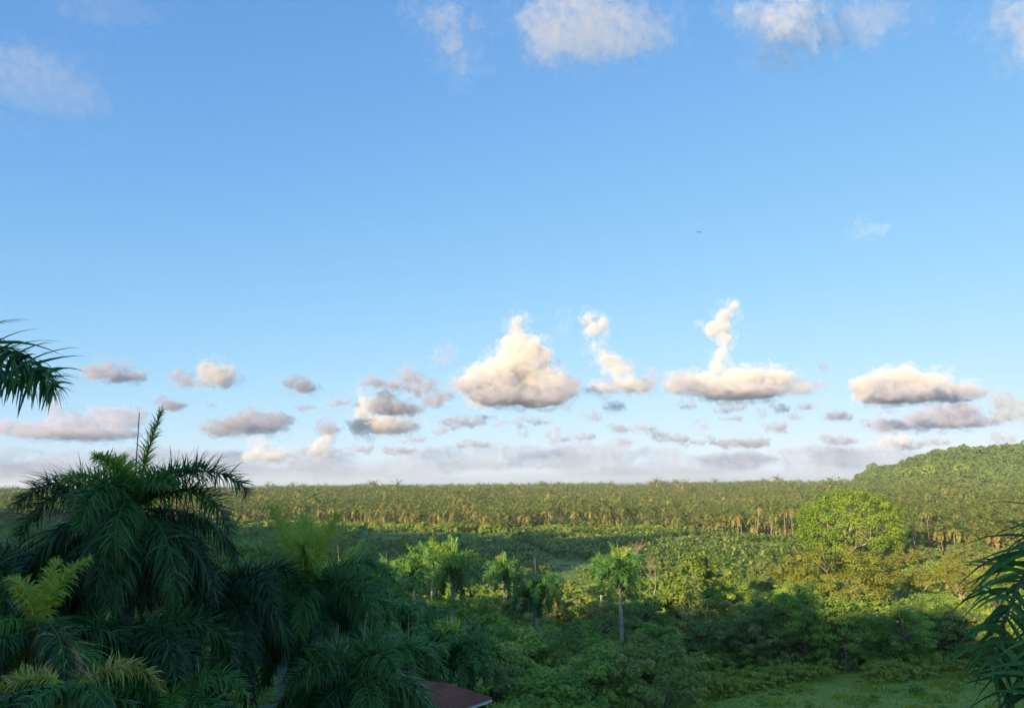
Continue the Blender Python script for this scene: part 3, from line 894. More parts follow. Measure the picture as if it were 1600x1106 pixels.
roof = slab('roof', [hl(0, 0, 0), hl(run, 0, run * rise), hl(run, wide, run * rise), hl(0, wide, 0)], .07, M['roof'])
slab('roof', [hl(run + .01, 0, run * rise), hl(2 * run, 0, 0), hl(2 * run, wide, 0), hl(run + .01, wide, run * rise)], .07, M['roof'])
for i in range(1, 27):      # standing seams of the sheet roofing
    b = wide * i / 27
    slab('roof_seam', [hl(0, b - .02, .035), hl(run, b - .02, run * rise + .035), hl(run, b + .02, run * rise + .035), hl(0, b + .02, .035)], .03, M['roof'], roof)
slab('fascia', [hl(-.03, -.02, -.075), hl(.03, -.02, -.075), hl(.03, wide, -.075), hl(-.03, wide, -.075)], .13, M['fascia'])
slab('fascia', [hl(.04, -.04, -.07), hl(run, -.04, run * rise - .07), hl(run, .0, run * rise - .07), hl(.04, .0, -.07)], .16, M['fascia'])
zf = -(hc.z - house.location.z) + .05
def wall_box(a0, a1, b0, b1, z1):
    slab('wall', [hl(a0, b0, z1), hl(a1, b0, z1), hl(a1, b1, z1), hl(a0, b1, z1)], z1 - zf, M['plaster'])
wall_box(.6, .8, .6, wide - .6, -.05)
wall_box(.81, 2 * run - .81, .6, .8, -.05)
wall_box(2 * run - .8, 2 * run - .6, .6, wide - .6, -.05)
wall_box(.81, 2 * run - .81, wide - .8, wide - .6, -.05)

# ------------------------------------------------------------------ royal palms in the middle distance
rng = np.random.default_rng(77)
FR = {}
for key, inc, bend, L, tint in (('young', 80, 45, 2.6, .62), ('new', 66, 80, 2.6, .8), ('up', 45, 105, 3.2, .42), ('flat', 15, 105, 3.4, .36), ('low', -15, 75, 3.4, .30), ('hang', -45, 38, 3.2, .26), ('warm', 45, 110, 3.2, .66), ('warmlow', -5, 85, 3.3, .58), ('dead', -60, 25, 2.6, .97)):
    FR[key] = []
    for v_ in range(2):
        g = Geo(); frond_into(g, rng, L, R(inc), R(bend), 60, .95, .08, tint, .45, .4, 3, rr=.05)
        FR[key].append(g.mesh('royal_frond', M['royal']))
shaft_g = Geo(); t = np.linspace(0, 1, 7)
shaft_g.tube(np.stack([0 * t, 0 * t, -1.5 + 1.7 * t], 1), .19 * (1 - .5 * t ** 2), 8)
SHAFT = shaft_g.mesh('crownshaft', M['shaft'], True)
sp_g = Geo(); t = np.linspace(0, 1, 4); sp_g.tube(np.stack([0 * t, 0 * t, 2.5 * t], 1), .045 * (1 - .7 * t), 5)
SPEAR = sp_g.mesh('spear', M['spear_pale'], True)
TRK = trunk_mesh('royal_trunk', 1.0, .26, .19, M['royal_trunk'], 0, .04, 10, 8)


def mid_palm(label, px, py, d, seed, scale=1.0, young=('new', 'young'), warm=False, spear=True):
    r_ = random.Random(seed)
    scale *= 1.32
    o, hz = palm_root(label, px, py, d, group='royal palms in the middle distance')
    link('trunk', TRK, parent=o, scale=(scale * .72, scale * .72, hz - 1.2 * scale))
    link('crownshaft', SHAFT, parent=o, loc=(0, 0, hz), scale=scale)
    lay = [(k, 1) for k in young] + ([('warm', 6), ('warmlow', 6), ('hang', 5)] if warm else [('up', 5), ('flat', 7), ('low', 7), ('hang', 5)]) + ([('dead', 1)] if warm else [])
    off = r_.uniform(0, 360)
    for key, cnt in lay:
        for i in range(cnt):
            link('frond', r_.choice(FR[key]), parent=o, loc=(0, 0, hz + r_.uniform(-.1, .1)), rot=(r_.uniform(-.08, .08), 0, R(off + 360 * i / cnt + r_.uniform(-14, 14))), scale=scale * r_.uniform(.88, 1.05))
        off += 40
    if spear:
        link('spear_leaf', SPEAR, parent=o, loc=(0, 0, hz), rot=(r_.uniform(-.1, .1), r_.uniform(-.1, .1), 0), scale=scale)
    return o


for a in [
    ('royal palm with clean pale trunk showing below its round crown, centre', 968, 884, 108, 1, 1.05, ('new', 'new', 'young')),
    ('dull green royal palm with long spear left of the pale-trunked palm', 838, 912, 100, 2, 1.0, ('up',)),
    ('blackish round-crowned royal palm with short pale trunk, left of centre', 788, 888, 128, 3, .95, ('young', 'new')),
    ('wide olive royal palm with bright green tuft, beside the twin palms', 708, 880, 96, 4, 1.1, ('young', 'young', 'new'), True),
    ('front one of the twin sunlit royal palms with ragged yellow skirts', 648, 882, 108, 5, .95, ('young',), True),
    ('rear one of the twin sunlit royal palms, partly behind the other', 676, 862, 126, 6, .95, ('new', 'young'), True),
    ('small royal palm with yellow tuft left of the twin palms', 602, 888, 118, 7, .75, ('new', 'young'), True),
    ('royal palm with feathery yellow-green fronds below the twin palms', 612, 922, 80, 8, .8, ('young', 'warm'), True),
    ('dark umbrella-shaped royal palm in the shade below the twin palms', 640, 962, 72, 9, .95, ('up',), False, False),
    ('shaded royal palm left of the yellow-tufted one near the roof', 684, 1000, 56, 10, .75, ('young',), False, False),
    ('shaded royal palm with one vivid yellow frond near the roof', 724, 1008, 54, 11, .75, ('new', 'new')),
    ('royal palm with pale spear just above the left end of the roof', 638, 1022, 48, 12, .7, ('young',)),
    ('vine-grown yellowish royal palm behind the pale-trunked palm', 938, 880, 140, 13, .7, ('new', 'warm', 'young'), True),
    ('half-hidden dark royal palm behind the fan-frond palm', 548, 905, 60, 14, .9, ('up', 'young')),
    ('shaded royal palm whose spear stands behind the fan-frond palm', 530, 890, 95, 15, .9, ('young',)),
]:
    mid_palm(*a)

# ------------------------------------------------------------------ broadleaf trees
TD = [tree_meshes('dark_tree', 100 + i, hgt, rx, rz, nc, nl, lf, M['tree_dark'], M['bark'], clump=rx * .21, irregular=.5, inner=.4, flat=.5, up=.85, low=-.85) for i, (hgt, rx, rz, nc, nl, lf) in enumerate([(9, 4.2, 3.6, 80, 78, .36), (8, 4.8, 3.0, 90, 78, .38), (7, 3.6, 3.0, 70, 78, .34), (10, 4.5, 4.5, 100, 78, .38)])]
TM = [tree_meshes('mid_tree', 120 + i, hgt, rx, rz, nc, nl, lf, M['tree_mid'], M['bark'], clump=rx * .21, irregular=.5, inner=.4, flat=.5, up=.65, low=-.75) for i, (hgt, rx, rz, nc, nl, lf) in enumerate([(9, 4.2, 3.6, 80, 78, .36), (7, 4.4, 2.8, 80, 78, .38), (6, 3.2, 2.8, 65, 78, .34)])]
TB = [tree_meshes('bright_tree', 140 + i, hgt, rx, rz, nc, nl, lf, M['tree_bright'], M['pale_bark'], clump=rx * .21, irregular=.5, inner=.4, flat=.5) for i, (hgt, rx, rz, nc, nl, lf) in enumerate([(8, 4.0, 3.4, 80, 78, .36), (6.5, 4.2, 2.6, 75, 78, .36)])]
TY = [tree_meshes('yellow_tree', 150 + i, hgt, rx, rz, nc, nl, lf, M['tree_yellow'], M['pale_bark'], irregular=.4) for i, (hgt, rx, rz, nc, nl, lf) in enumerate([(8, 4.0, 3.4, 50, 50, .45), (7, 4.6, 2.6, 50, 50, .45)])]
SH = [tree_meshes('shrub', 160 + i, 2.6, 1.9, 1.5, 34, 50, .32, M['olive'], M['bark'], low=-.8, r0=.07, limbs=5, up=.8) for i in range(3)]
SHD = [tree_meshes('shrub', 170 + i, 2.8, 2.0, 1.6, 36, 50, .4, M['tree_dark'], M['bark'], low=-.8, r0=.07, limbs=5, up=.8) for i in range(3)]

big = tree_meshes('great_tree', 201, 24, 16.0, 11.5, 210, 120, .72, M['great'], M['pale_bark'], clump=2.9, irregular=.22, low=-.6, limbs=14, r0=.8, inner=.72, up=.3)
x, y = gxy(1322, 255)
put_tree(big, x, y, 1, .6, 'great domed bright green tree with pale boughs, tallest on the right', name='great_tree')
spr = tree_meshes('spreading_tree', 202, 13.5, 12.5, 6.2, 180, 110, .48, M['tree_yellow'], M['pale_bark'], clump=1.9, irregular=.45, low=-.75, limbs=10, r0=.26, inner=.25, flat=.45)
x, y = gxy(1300, 166)
put_tree(spr, x, y, 1, 2.1, 'spreading sunlit yellow-green tree with bare pale boughs below the great tree', name='spreading_tree')
t3_ = tree_meshes('bright_tree', 203, 13.0, 7.0, 6.0, 130, 90, .6, M['tree_bright'], M['pale_bark'], clump=1.5, irregular=.35, low=-.7, r0=.35)
x, y = gxy(1088, 140)
put_tree(t3_, x, y, 1, 1.0, 'vivid lime green sunlit tree right of the pale-trunked royal palm', name='broadleaf_tree')

rr = random.Random(11)


def zone(meshes, spots, label, group, smin=.8, smax=1.2, name='broadleaf_tree', cat='tree'):
    spots = sorted(spots)
    label0 = label
    for i, (px, d) in enumerate(spots):
        if 1 < len(spots) <= 20:
            label = label0 + ', ' + nth(i, len(spots))
        x, y = gxy(px, d)
        put_tree(rr.choice(meshes), x, y, rr.uniform(smin, smax), rr.uniform(0, 6.3), label, cat, group, name)


def scatter(px0, px1, d0, d1, n, mind=.0):
    pts = []
    tries = 0
    while len(pts) < n and tries < 4000:
        tries += 1
        d = math.sqrt(rr.uniform(d0 * d0, d1 * d1))
        px = rr.uniform(px0, px1)
        x = (px - 800) / F * d
        if all((x - (q - 800) / F * e) ** 2 + (d - e) ** 2 > mind ** 2 for q, e in pts):
            pts.append((px, d))
    return pts


zone(TD + TM[:2], scatter(640, 790, 70, 110, 10, 5), 'dark tree in the shade below the mid-distance royal palms', 'shaded trees below the royal palms', .9, 1.25)
zone(TD + TM + TB[1:], [q for q in scatter(790, 1020, 66, 105, 22, 5) if not (944 < q[0] < 998 and q[1] > 74)][:18], 'dark green tree in the thicket below the pale-trunked palm', 'shaded thicket at the centre', .65, 1.35)
zone(TD + TM, scatter(770, 985, 44, 62, 11, 4), 'shaded tree at the bottom edge right of the brown roof', 'trees right of the roof', .55, .8)
zone(TM, scatter(780, 1010, 105, 150, 12, 6), 'mid green tree behind the shaded thicket at the centre', 'trees behind the central thicket', .8, 1.15)
zone(TD, scatter(1120, 1265, 132, 160, 10, 6.5), 'dark bushy tree between lime tree and spreading tree', 'dark trees between the lime and spreading trees', .75, 1.0)
zone(TD + TM, scatter(1050, 1490, 111, 130, 19, 5.2), 'shaded tree in the belt behind the meadow', 'tree belt behind the meadow', .6, 1.15)
zone(TD, scatter(1410, 1660, 112, 150, 16, 6), 'dark tree near the hanging blades at the right edge', 'shaded trees at the right edge', .7, 1.0)
zone(TY, scatter(1410, 1560, 170, 205, 7, 7), 'sunlit yellowish twiggy tree right of the spreading tree', 'sunlit trees on the right', .7, 1.0)
zone(TM + TY, scatter(1380, 1660, 205, 290, 16, 8), 'sunlit bushy tree before the coconut palms on the right', 'sunlit bushes on the right', .6, 1.0)
zone(TB + TM, scatter(1140, 1260, 165, 230, 8, 7), 'sunlit green tree left of the spreading tree', 'sunlit trees left of the spreading tree', .6, .9)
zone(TM + TB[:1], scatter(470, 640, 215, 320, 14, 9), 'mid green tree in the clump behind the fan-frond palm', 'tree clump left of the field', .8, 1.25)
zone(TD, scatter(380, 700, 130, 215, 16, 8), 'dark tree behind the left royal palms before the field', 'dark trees short of the field', .8, 1.15)
zone(TD + TM, scatter(-120, 470, 60, 140, 26, 7), 'dark tree glimpsed between the fronds of the left palms', 'dark trees behind the left palms', .7, 1.0)
zone(TM, scatter(-150, 480, 215, 520, 60, 9), 'mid green tree in the wood beyond the left palms', 'wood beyond the left palms', .7, 1.1)
zone(TY, [(888, 150), (905, 158), (870, 146)], 'yellow-green sunlit tree left of the vine-grown palm', 'yellow-green trees at the centre', .55, .7)
zone(TM, scatter(560, 1010, 432, 470, 20, 12), 'dark bushy tree in the hedge before the coconut grove', 'hedge trees before the coconut grove', .45, .7)
zone(TD, scatter(1350, 1430, 270, 300, 3, 8), 'dark tree in the gap right of the great tree', 'dark trees right of the great tree', .8, 1.0)
x, y = gxy(705, 430)
put_tree(TB[0], x, y, 1.05, 1.0, 'small lone tree with visible pale trunk at the far edge of the field', name='lone_tree')
zone(SH, [(p_, d_) for p_, d_ in scatter(1035, 1285, 90, 108, 64, 1.6) if d_ > 91 + (p_ - 1035) * .05][:44], 'olive brush bush on the near left side of the meadow', 'olive brush beside the meadow', .55, .85, 'shrub', 'shrub')
zone(SH, scatter(1340, 1500, 101, 109, 18, 1.7), 'olive brush bush at the right end of the meadow', 'olive brush at the right end of the meadow', .6, .9, 'shrub', 'shrub')
x, y = gxy(1247, 87)
put_tree(SHD[0], x, y, .4, 0, 'tiny dark bush alone on the meadow grass', 'shrub', None, 'shrub')
x, y = gxy(1405, 94)
put_tree(SHD[1], x, y, .5, 0, 'low dark bush at the right side of the meadow', 'shrub', None, 'shrub')


def bare_tree(name, seed, hgt, label, px, d, spread=.5, lean=0, leafy=60, mat='dry'):
    r_ = random.Random(seed)
    g = Geo(); g2 = Geo()
    tips = []

    def grow(p_, v, L, r, depth):
        q = p_ + v * L
        mid = (p_ + q) / 2 + np.array([r_.gauss(0, .06), r_.gauss(0, .06), 0]) * L
        g.tube(np.stack([p_, mid, q]), [r, r * .8, r * .6], 5)
        if depth == 0:
            tips.append(q); return
        for _ in range(3):
            w = norm(v + np.array([r_.gauss(0, spread), r_.gauss(0, spread), r_.gauss(.1, .25)]))
            grow(q, w, L * r_.uniform(.6, .8), r * .55, depth - 1)
    grow(np.zeros(3), norm(np.array([lean, .1, 1.0])), hgt * .38, hgt * .018, 4)
    tips = np.array(tips)
    rg = np.random.default_rng(seed)
    P = np.repeat(tips, 4, 0) + rg.normal(0, .25, (len(tips) * 4, 3))
    V, q = rhombi(P, norm(rg.normal(0, 1, P.shape)), .32, rg, .3)
    x, y = gxy(px, d)
    o = link(name, None, loc=(x, y, H(x, y) - .1))
    link('trunk', g.mesh('bare_trunk', M['pale_bark']), parent=o)
    link('crown', mk('twigs', V, [q], M[mat], [np.full(len(q), .5)]), parent=o)
    return tag(o, label, 'tree')


bare_tree('bare_tree', 3, 12, 'dry orange-brown leafless tree behind the pale-trunked palm', 985, 205, .5)
bare_tree('bare_tree', 4, 10, 'second dry brownish tree left of the lime tree', 1012, 185, .55, .3)
bare_tree('bare_tree', 6, 9, 'leaning grey dead tree with long bare limbs left of the lime tree', 1030, 165, .25, .9, mat='olive')

# ------------------------------------------------------------------ coconut palms
def coco_mesh(seed, n=14, W=.3, fr=21, seg=2):
    rng = np.random.default_rng(seed)
    g = Geo()
    for i in range(fr):
        u = i / (fr - 1)
        inc = 78 - 118 * u + rng.normal(0, 8)
        tint = np.clip(.2 + .42 * u + rng.normal(0, .12) + (.28 if u > .86 else 0), 0, 1)
        frond_into(g, rng, rng.uniform(4.3, 5.6) * (1 - .2 * (u > .8)), R(inc), R(62 + 12 * (1 - u)), n, 1.05, W, tint, .2, .42, seg, Matrix.Rotation(i * 2.399 + rng.normal(0, .15), 4, 'Z'), rr=.05)
    return g.mesh('coconut_crown', M['coco'])


CC = [coco_mesh(300 + i) for i in range(5)]


def front(px):
    return float(np.interp(px, [-200, 300, 560, 620, 700, 1000, 1120, 1200, 1290, 1400, 1500, 1800], [560, 540, 520, 470, 452, 436, 405, 372, 350, 300, 285, 280]))


rc = random.Random(21)
cand = []
dd = 270.0
while dd < 3150:
    sp = 8.4 * max(1, dd / 700) ** .62
    hw = dd * (800 / F) * 1.12 + 10
    x = -hw
    while x < hw:
        X_ = x + rc.uniform(-.42, .42) * sp
        Y_ = dd + rc.uniform(-.42, .42) * sp
        px = 800 + X_ / Y_ * F
        z = H(X_, Y_)
        if Y_ > front(px) + 26 * noise.noise((X_ / 35, Y_ / 35, 8.8)) and z < 9 and rc.random() > .06:
            gap = noise.noise((X_ / 60, Y_ / 60, 3.1))
            if gap > -.3:
                cand.append((Y_, X_, z))
        x += sp
    dd += sp
named = [  # palms of the photograph's right side that can be told apart: label, px, d, height
    ('sunlit coconut palm with orange skirt, left one of the pair right of the great tree', 1420, 292, 11.5),
    ('taller coconut palm behind the orange-skirted one right of the great tree', 1443, 312, 15.5),
    ('coconut palm with long slanting pale trunk at the front of the grove', 1176, 372, 16),
    ('coconut palm with broad orange skirt right of the slanting trunk', 1198, 366, 13),
    ('leftmost of three straight coconut trunks beside the great tree', 1222, 362, 14.5),
    ('middle one of three straight coconut trunks beside the great tree', 1233, 358, 15),
    ('rightmost of three straight coconut trunks, next to the great tree', 1243, 360, 15.5),
]
ok = []
for Y_, X_, z in cand:
    px = 800 + X_ / Y_ * F
    if all(abs(px - q[1]) > 7 or Y_ > q[2] + 14 for q in named) and not (1240 < px < 1410 and Y_ < 300):
        ok.append((Y_, X_, z))
ok.sort(key=lambda a: a[0] if -10 < 800 + a[1] / a[0] * F < 1610 else a[0] + 5000)


# trunks of unit height: leaning ones are scaled in x as well, so widen them only by their own mesh
CT = [trunk_mesh('coconut_trunk', 1.0, .2, .13, M['coco_trunk'], 0, 0, 7, 8)]
for ln in (.08, .16):
    g = Geo(); t = np.linspace(0, 1, 8)
    g.tube(np.stack([ln * t ** 1.5, 0 * t, t], 1), (.2 - .07 * t), 7)
    mm = g.mesh('coconut_trunk', M['coco_trunk'], True)
    CT.append(mm)


def coconut(x, y, z, hgt, cs, rot, ti, ci, label, group):
    ln = (0, .08, .16)[ti]
    o = link('coconut_palm', None, loc=(x, y, z - .1), rot=(0, 0, rot))
    link('trunk', CT[ti], parent=o, rot=(0, math.atan(ln), 0), scale=(1, 1, hgt))
    c = Vector((math.sin(math.atan(ln)) * hgt + (ln if ti else 0), 0, math.cos(math.atan(ln)) * hgt))
    link('crown', CC[ci], parent=o, loc=c, scale=cs)
    return tag(o, label, 'palm tree', group)


for lb, px, d, hgt in named:
    x, y = gxy(px, d)
    coconut(x, y, H(x, y), hgt, 1.0, rc.uniform(0, 6.3), 2 if 'slanting' in lb else 0, rc.randrange(5), lb, 'coconut palms of the grove')
for Y_, X_, z in ok[:290]:
    px = 800 + X_ / Y_ * F
    lb = ('coconut palm in the front rows of the grove behind the field, left half' if px < 800 else 'coconut palm in the front rows of the grove behind the field, right half' if px < 1250 else 'coconut palm in the sunlit grove at the right, below the hill')
    coconut(X_, Y_, z, rc.uniform(2.5, 11) if Y_ < front(px) + 30 else rc.uniform(5, 13), rc.uniform(1.1, 1.5), rc.uniform(0, 6.3), rc.choice((0, 0, 1, 2)), rc.randrange(5), lb, 'coconut palms of the grove')


# ------------------------------------------------------------------ uncountable masses, scattered with geometry nodes
def scatter_stuff(name, label, cat, pts, sources, kind='stuff'):
    """pts: (x, y, z, scale, rot, index)"""
    A = np.array(pts, float)
    m = bpy.data.meshes.new(name)
    m.vertices.add(len(A))
    m.vertices.foreach_set('co', A[:, :3].astype(np.float32).ravel())
    for nm, col in (('sc', 3), ('rz', 4)):
        a = m.attributes.new(nm, 'FLOAT', 'POINT'); a.data.foreach_set('value', A[:, col].astype(np.float32))
    a = m.attributes.new('ix', 'INT', 'POINT'); a.data.foreach_set('value', A[:, 5].astype(np.int32))
    o = link(name, m)
    g = bpy.data.node_groups.new(name, 'GeometryNodeTree')
    g.interface.new_socket('Geometry', in_out='INPUT', socket_type='NodeSocketGeometry')
    g.interface.new_socket('Geometry', in_out='OUTPUT', socket_type='NodeSocketGeometry')
    N = g.nodes
    gi, go = N.new('NodeGroupInput'), N.new('NodeGroupOutput')
    jn = N.new('GeometryNodeJoinGeometry')
    for so in reversed(sources):
        oi = N.new('GeometryNodeObjectInfo')
        oi.inputs['Object'].default_value = so
        oi.inputs['As Instance'].default_value = True
        g.links.new(oi.outputs['Geometry'], jn.inputs[0])
    ip = N.new('GeometryNodeInstanceOnPoints')
    ip.inputs['Pick Instance'].default_value = True
    g.links.new(gi.outputs[0], ip.inputs['Points'])
    g.links.new(jn.outputs[0], ip.inputs['Instance'])

    def attr(nm, ty):
        q = N.new('GeometryNodeInputNamedAttribute'); q.data_type = ty; q.inputs['Name'].default_value = nm
        return q.outputs['Attribute']
    g.links.new(attr('ix', 'INT'), ip.inputs['Instance Index'])
    g.links.new(attr('sc', 'FLOAT'), ip.inputs['Scale'])
    cb = N.new('ShaderNodeCombineXYZ')
    g.links.new(attr('rz', 'FLOAT'), cb.inputs['Z'])
    g.links.new(cb.outputs[0], ip.inputs['Rotation'])
    g.links.new(ip.outputs[0], go.inputs[0])
    o.modifiers.new('scatter', 'NODES').node_group = g
    return tag(o, label, cat, kind=kind)


def src(name, meshes):
    """one unlinked object per source: trunk and crown joined into one mesh for instancing"""
    bm = bmesh.new()
    mats = []
    for me, mtx in meshes:
        k = len(bm.faces)
        bm.from_mesh(me)
        bm.verts.ensure_lookup_table(); bm.faces.ensure_lookup_table()
        vs_ = {v for f in bm.faces[k:] for v in f.verts}
        for v in vs_: v.co = mtx @ v.co
        for f in bm.faces[k:]: f.material_index = len(mats)
        mats.append(me.materials[0])
    out = bpy.data.meshes.new(name)
    bm.to_mesh(out); bm.free()
    for q in mats: out.materials.append(q)
    return bpy.data.objects.new(name, out)


I4 = Matrix.Identity(4)
cs_far = [src('coconut_source', [(coco_mesh(330 + i, 8, .42, 20, 2), Matrix.Translation((0, 0, hh_)) @ Matrix.Scale(1.4, 4)), (CT[0], Matrix.Diagonal((1.1, 1.1, hh_, 1)))]) for i, hh_ in enumerate((12.5, 10, 7.5, 11.5))]
scatter_stuff('coconut_grove', 'olive-gold coconut grove stretching from behind the front rows to the sea', 'grove', [(x, y, z, rc.uniform(.72, 1.12) * (1 + .3 * noise.noise((x / 110, y / 160, 5.5))) * (.62 if y > 2400 else 1) * (1.4 if rc.random() < .04 else 1), rc.uniform(0, 6.3), rc.randrange(4)) for y, x, z in ok[290:]], cs_far)

for i in range(46):
    for _ in range(60):
        d = math.sqrt(rc.uniform(430 ** 2, 1500 ** 2)); px = rc.uniform(380, 1600)
        x, y = gxy(px, d)
        if d > front(px) + 15 and H(x, y) < 6: break
    put_tree(rc.choice(TD + TM), x, y, rc.uniform(1.0, 1.6), rc.uniform(0, 6.3), 'dark rounded tree rising among the coconut palms of the grove', 'tree', 'broadleaf trees inside the grove', 'broadleaf_tree')

# woods on the right hill
ht = []
hs = [tree_meshes('hill_tree', 400 + i, 9, 4.6, 3.8, 40, 22, 1.25, M['hill_leaf'], M['bark'], limbs=3) for i in range(4)]
hd_ = [tree_meshes('hill_tree', 410 + i, 11, 4.6, 4.4, 44, 22, 1.2, M[mm_], M['bark'], limbs=3) for i, mm_ in enumerate(('tree_dark', 'tree_mid', 'tree_bright'))]
hill_src = [src('hill_tree_source', [(b, I4), (a, I4)]) for a, b in hs + hd_]
y_ = 620.0
while y_ < 1250:
    x = 250.0
    while x < 900 + (y_ - 600) * .3:
        X_, Y_ = x + rc.uniform(-3, 3), y_ + rc.uniform(-3, 3)
        z = H(X_, Y_)
        if z > 7 and X_ / Y_ < .8:
            ht.append((X_, Y_, z - 2.6, rc.choice((.5, .6, .7, .8, .9, 1.0, 1.1, 1.3, 1.7)) * min(1, .35 + z / 40), rc.uniform(0, 6.3), (4 + rc.randrange(3)) if rc.random() < .1 + .2 * noise.noise((X_ / 50, Y_ / 50, 2)) else rc.randrange(4)))
        x += 6.3
    y_ += 6.8
scatter_stuff('hill_wood', 'dense green wood covering the hill on the right', 'wood', ht, hill_src)
rt = []  # trees added on the unseen ridge for a ragged, dappled shadow edge
for _ in range(1500):
    s_, t_ = rc.uniform(-620, 150), rc.gauss(-150, 26)
    X_, Y_ = s_ * UY + t_ * UX, -s_ * UX + t_ * UY
    if noise.noise((s_ / 9, t_ / 20, 1.7)) > -.25 and Y_ < 260:
        rt.append((X_, Y_, H(X_, Y_) - 1.5, rc.uniform(.5, 1.15), rc.uniform(0, 6.3), rc.randrange(7)))
scatter_stuff('shadow_edge_wood', 'unseen wood added behind the viewpoint to roughen the hillside shadow', 'wood', rt, hill_src)
for px in (1352, 1380, 1383, 1424, 1439, 1445, 1470, 1476, 1500, 1546, 1552, 1560, 1580, 1590):
    d = 1072
    x, y = gxy(px, d)
    put_tree(rc.choice(hs), x, y, rc.uniform(.8, 1.2), rc.uniform(0, 6.3), 'tree standing up against the sky on the crest of the right hill', 'tree', 'crest trees of the right hill', 'crest_tree', dz=-1)

# undergrowth
ug = []
for (px0, px1, d0, d1, n, s0, s1) in [(-120, 720, 16, 60, 700, .7, 1.3), (560, 1035, 38, 130, 900, .6, 1.2), (1040, 1700, 110, 150, 700, .6, 1.2), (-100, 1000, 120, 240, 1400, .5, 1.1), (1000, 1750, 140, 300, 1700, .5, 1.0), (1060, 1700, 66, 108, 260, .1, .3), (-250, 570, 130, 560, 3200, .8, 1.7), (560, 1290, 215, 440, 5200, .22, .42), (-200, 1300, 425, 540, 1700, 1.0, 2.0), (-250, 1800, 290, 700, 1600, .7, 1.2)]:
    for _ in range(n):
        d = math.sqrt(rr.uniform(d0 * d0, d1 * d1)); px = rr.uniform(px0, px1)
        if d > 290 and d < front(px) - 12 and 560 < px < 1290 and s1 > .5: continue
        if 215 < d < front(px) - 12 and 560 < px < 1280 and s1 > .5: continue
        if s1 < .5 and d > front(px) - 4: continue
        if 42 < d < 110 and 1040 < px < 1720 and s1 > .31: continue
        x, y = gxy(px, d)
        ug.append((x, y, H(x, y) - .25, rr.uniform(s0, s1), rr.uniform(0, 6.3), rr.randrange(5)))
us = [src('undergrowth_source', [(b, I4)]) for a, b in (SHD + SH[:1])] + [src('undergrowth_source', [(tree_meshes('shrub', 180, 2.4, 2.0, 1.4, 34, 45, .4, M['tree_mid'], M['bark'], low=-.8)[1], I4)])]
scatter_stuff('undergrowth', 'tangled green undergrowth filling the gaps between the trees', 'undergrowth', ug, us)

# ------------------------------------------------------------------ banana plants
def banana_mesh(seed):
    rng = np.random.default_rng(seed)
    g = Geo()
    g.tube([(0, 0, 0), (0, 0, .8), (0, 0, 1.6)], [.16, .13, .09], 6, .35)
    for i in range(8):
        az = i * 2.399 + rng.normal(0, .2)
        L = rng.uniform(1.7, 2.4); inc = R(rng.uniform(35, 82)); bend = R(rng.uniform(50, 110))
        C = rachis_curve(L, inc, bend, 1.6, 6)
        w = .42 * np.array([.15, .8, 1, .95, .7, .05])
        Lf = np.stack([C[:, 0], -w, C[:, 2] + w * .28], 1); Rt = np.stack([C[:, 0], w, C[:, 2] + w * .28], 1)
        V = np.concatenate([C, Lf, Rt])
        ca, sa = math.cos(az), math.sin(az)
        V = V @ np.array([[ca, sa, 0], [-sa, ca, 0], [0, 0, 1]]) + np.array([0, 0, 1.5])
        f = [(j, j + 1, 6 + j + 1, 6 + j) for j in range(5)] + [(j, 12 + j, 12 + j + 1, j + 1) for j in range(5)]
        g.add(V, [f], float(np.clip(rng.normal(.5, .2), 0, 1)))
    return g.mesh('banana_plant', M['banana'])


BM = [banana_mesh(500 + i) for i in range(4)]
bp = []
for _ in range(5200):
    d = math.sqrt(rr.uniform(225 ** 2, 440 ** 2)); px = rr.uniform(560, 1300)
    if d > front(px) - 6: continue
    x, y = gxy(px, d)
    if abs(px - np.interp(d, [250, 290, 322, 352], [882, 850, 831, 816])) < 13 and d < 355: continue
    if px < 800 and d > 360 and rr.random() < .85: continue
    if noise.noise((x / 28, y / 40, 7.7)) < -.28: continue
    bp.append((d, px, x, y))
bp.sort()
for d, px, x, y in bp[:280]:
    o = link('banana_plant', rr.choice(BM), loc=(x, y, H(x, y)), rot=(0, 0, rr.uniform(0, 6.3)), scale=rr.uniform(.8, 1.25))
    tag(o, 'banana plant in the near rows of the field, right of the dirt path' if px > 870 else 'banana plant in the near rows of the field, left of the dirt path', 'banana plant', 'banana plants of the field')
scatter_stuff('banana_field', 'banana plants filling the far part of the green field', 'field crop', [(x, y, H(x, y), rr.uniform(.8, 1.3), rr.uniform(0, 6.3), rr.randrange(4)) for d, px, x, y in bp[280:]], [src('banana_source', [(q, I4)]) for q in BM])

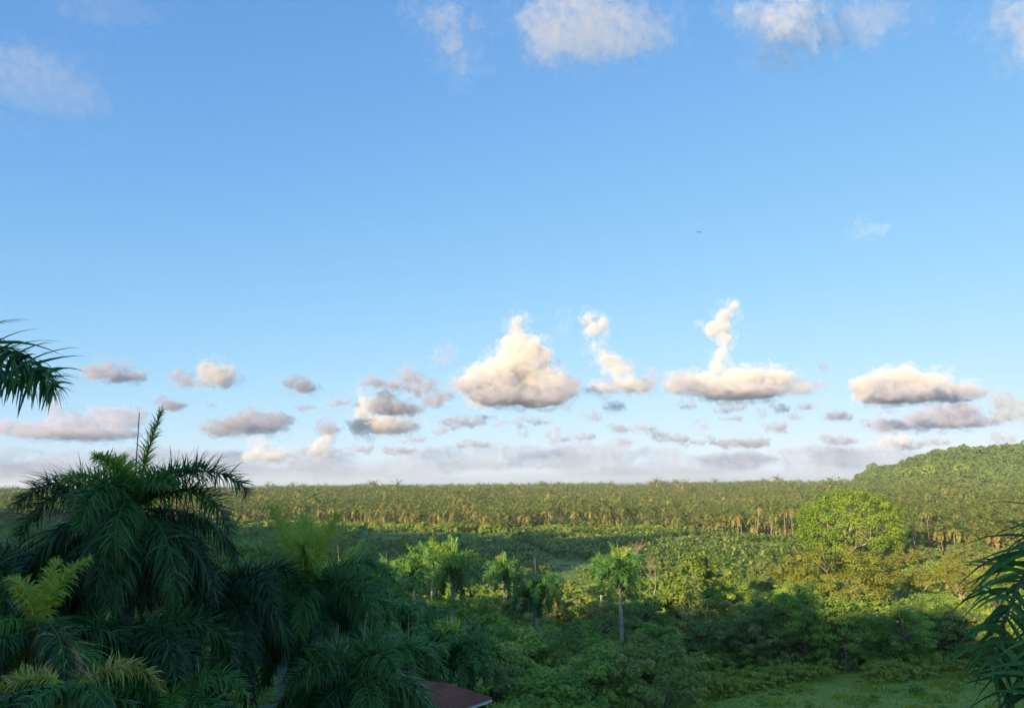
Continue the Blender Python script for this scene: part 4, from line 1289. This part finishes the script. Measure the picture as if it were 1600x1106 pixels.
# ------------------------------------------------------------------ meadow grass
rng = np.random.default_rng(9)
k = 40000
d = np.sqrt(rng.uniform(64 ** 2, 109 ** 2, k)); px = rng.uniform(1030, 1700, k)
gx_ = (px - 800) / F * d
P = np.stack([gx_, d, height(gx_, d)], 1)
hh = rng.uniform(.12, .4, k) * (1 + .8 * (np.sin(gx_ * .7) * np.sin(d * .5) > .2))
az = rng.uniform(0, 6.3, k)
side = np.stack([np.cos(az), np.sin(az), 0 * az], 1) * (.05 + .05 * rng.random(k))[:, None]
lean = np.stack([rng.normal(0, .12, k), rng.normal(0, .12, k), hh], 1)
V = np.stack([P - side, P + side, P + lean], 1).reshape(-1, 3)
i = np.arange(k) * 3
tag(link('meadow_grass', mk('meadow_grass', V, [np.stack([i, i + 1, i + 2], 1)], M['grass'], [np.clip(rng.normal(.5, .2, k), 0, 1)])), 'dull green grass covering the meadow at the lower right', 'grass', kind='stuff')

# ------------------------------------------------------------------ bird
g = Geo()
t = np.linspace(0, 1, 7)
g.tube(np.stack([.32 * t - .16, 0 * t, 0 * t], 1), .045 * np.sin(np.pi * np.clip(t * .9 + .08, 0, 1)) + .004, 8)
bird = link('bird', None, loc=at(1092, 363, 75), rot=(R(20), R(-25), R(60)))
tag(bird, 'tiny dark bird flying alone in the clear sky', 'bird')
link('body', g.mesh('body', M['bird'], True), parent=bird)
for sg in (-1, 1):
    V = [(.06, .02 * sg, .01), (-.06, .02 * sg, .01), (-.05, .17 * sg, .07), (.05, .17 * sg, .08), (-.07, .34 * sg, .06), (-.03, .34 * sg, .065)]
    V += [(a, b, c - .012) for a, b, c in V]
    q = [(0, 1, 2, 3), (3, 2, 4, 5), (6, 9, 8, 7), (9, 11, 10, 8), (0, 3, 9, 6), (3, 5, 11, 9), (5, 4, 10, 11), (4, 2, 8, 10), (2, 1, 7, 8), (1, 0, 6, 7)]
    link('wing', mk('wing', V, [q], M['bird']), parent=bird)
link('tail', mk('tail', [(-.14, -.02, 0), (-.14, .02, 0), (-.26, .045, 0), (-.26, -.045, 0), (-.14, -.02, -.01), (-.14, .02, -.01), (-.26, .045, -.01), (-.26, -.045, -.01)], [[(0, 1, 2, 3), (7, 6, 5, 4), (0, 4, 5, 1), (1, 5, 6, 2), (2, 6, 7, 3), (3, 7, 4, 0)]], M['bird']), parent=bird)
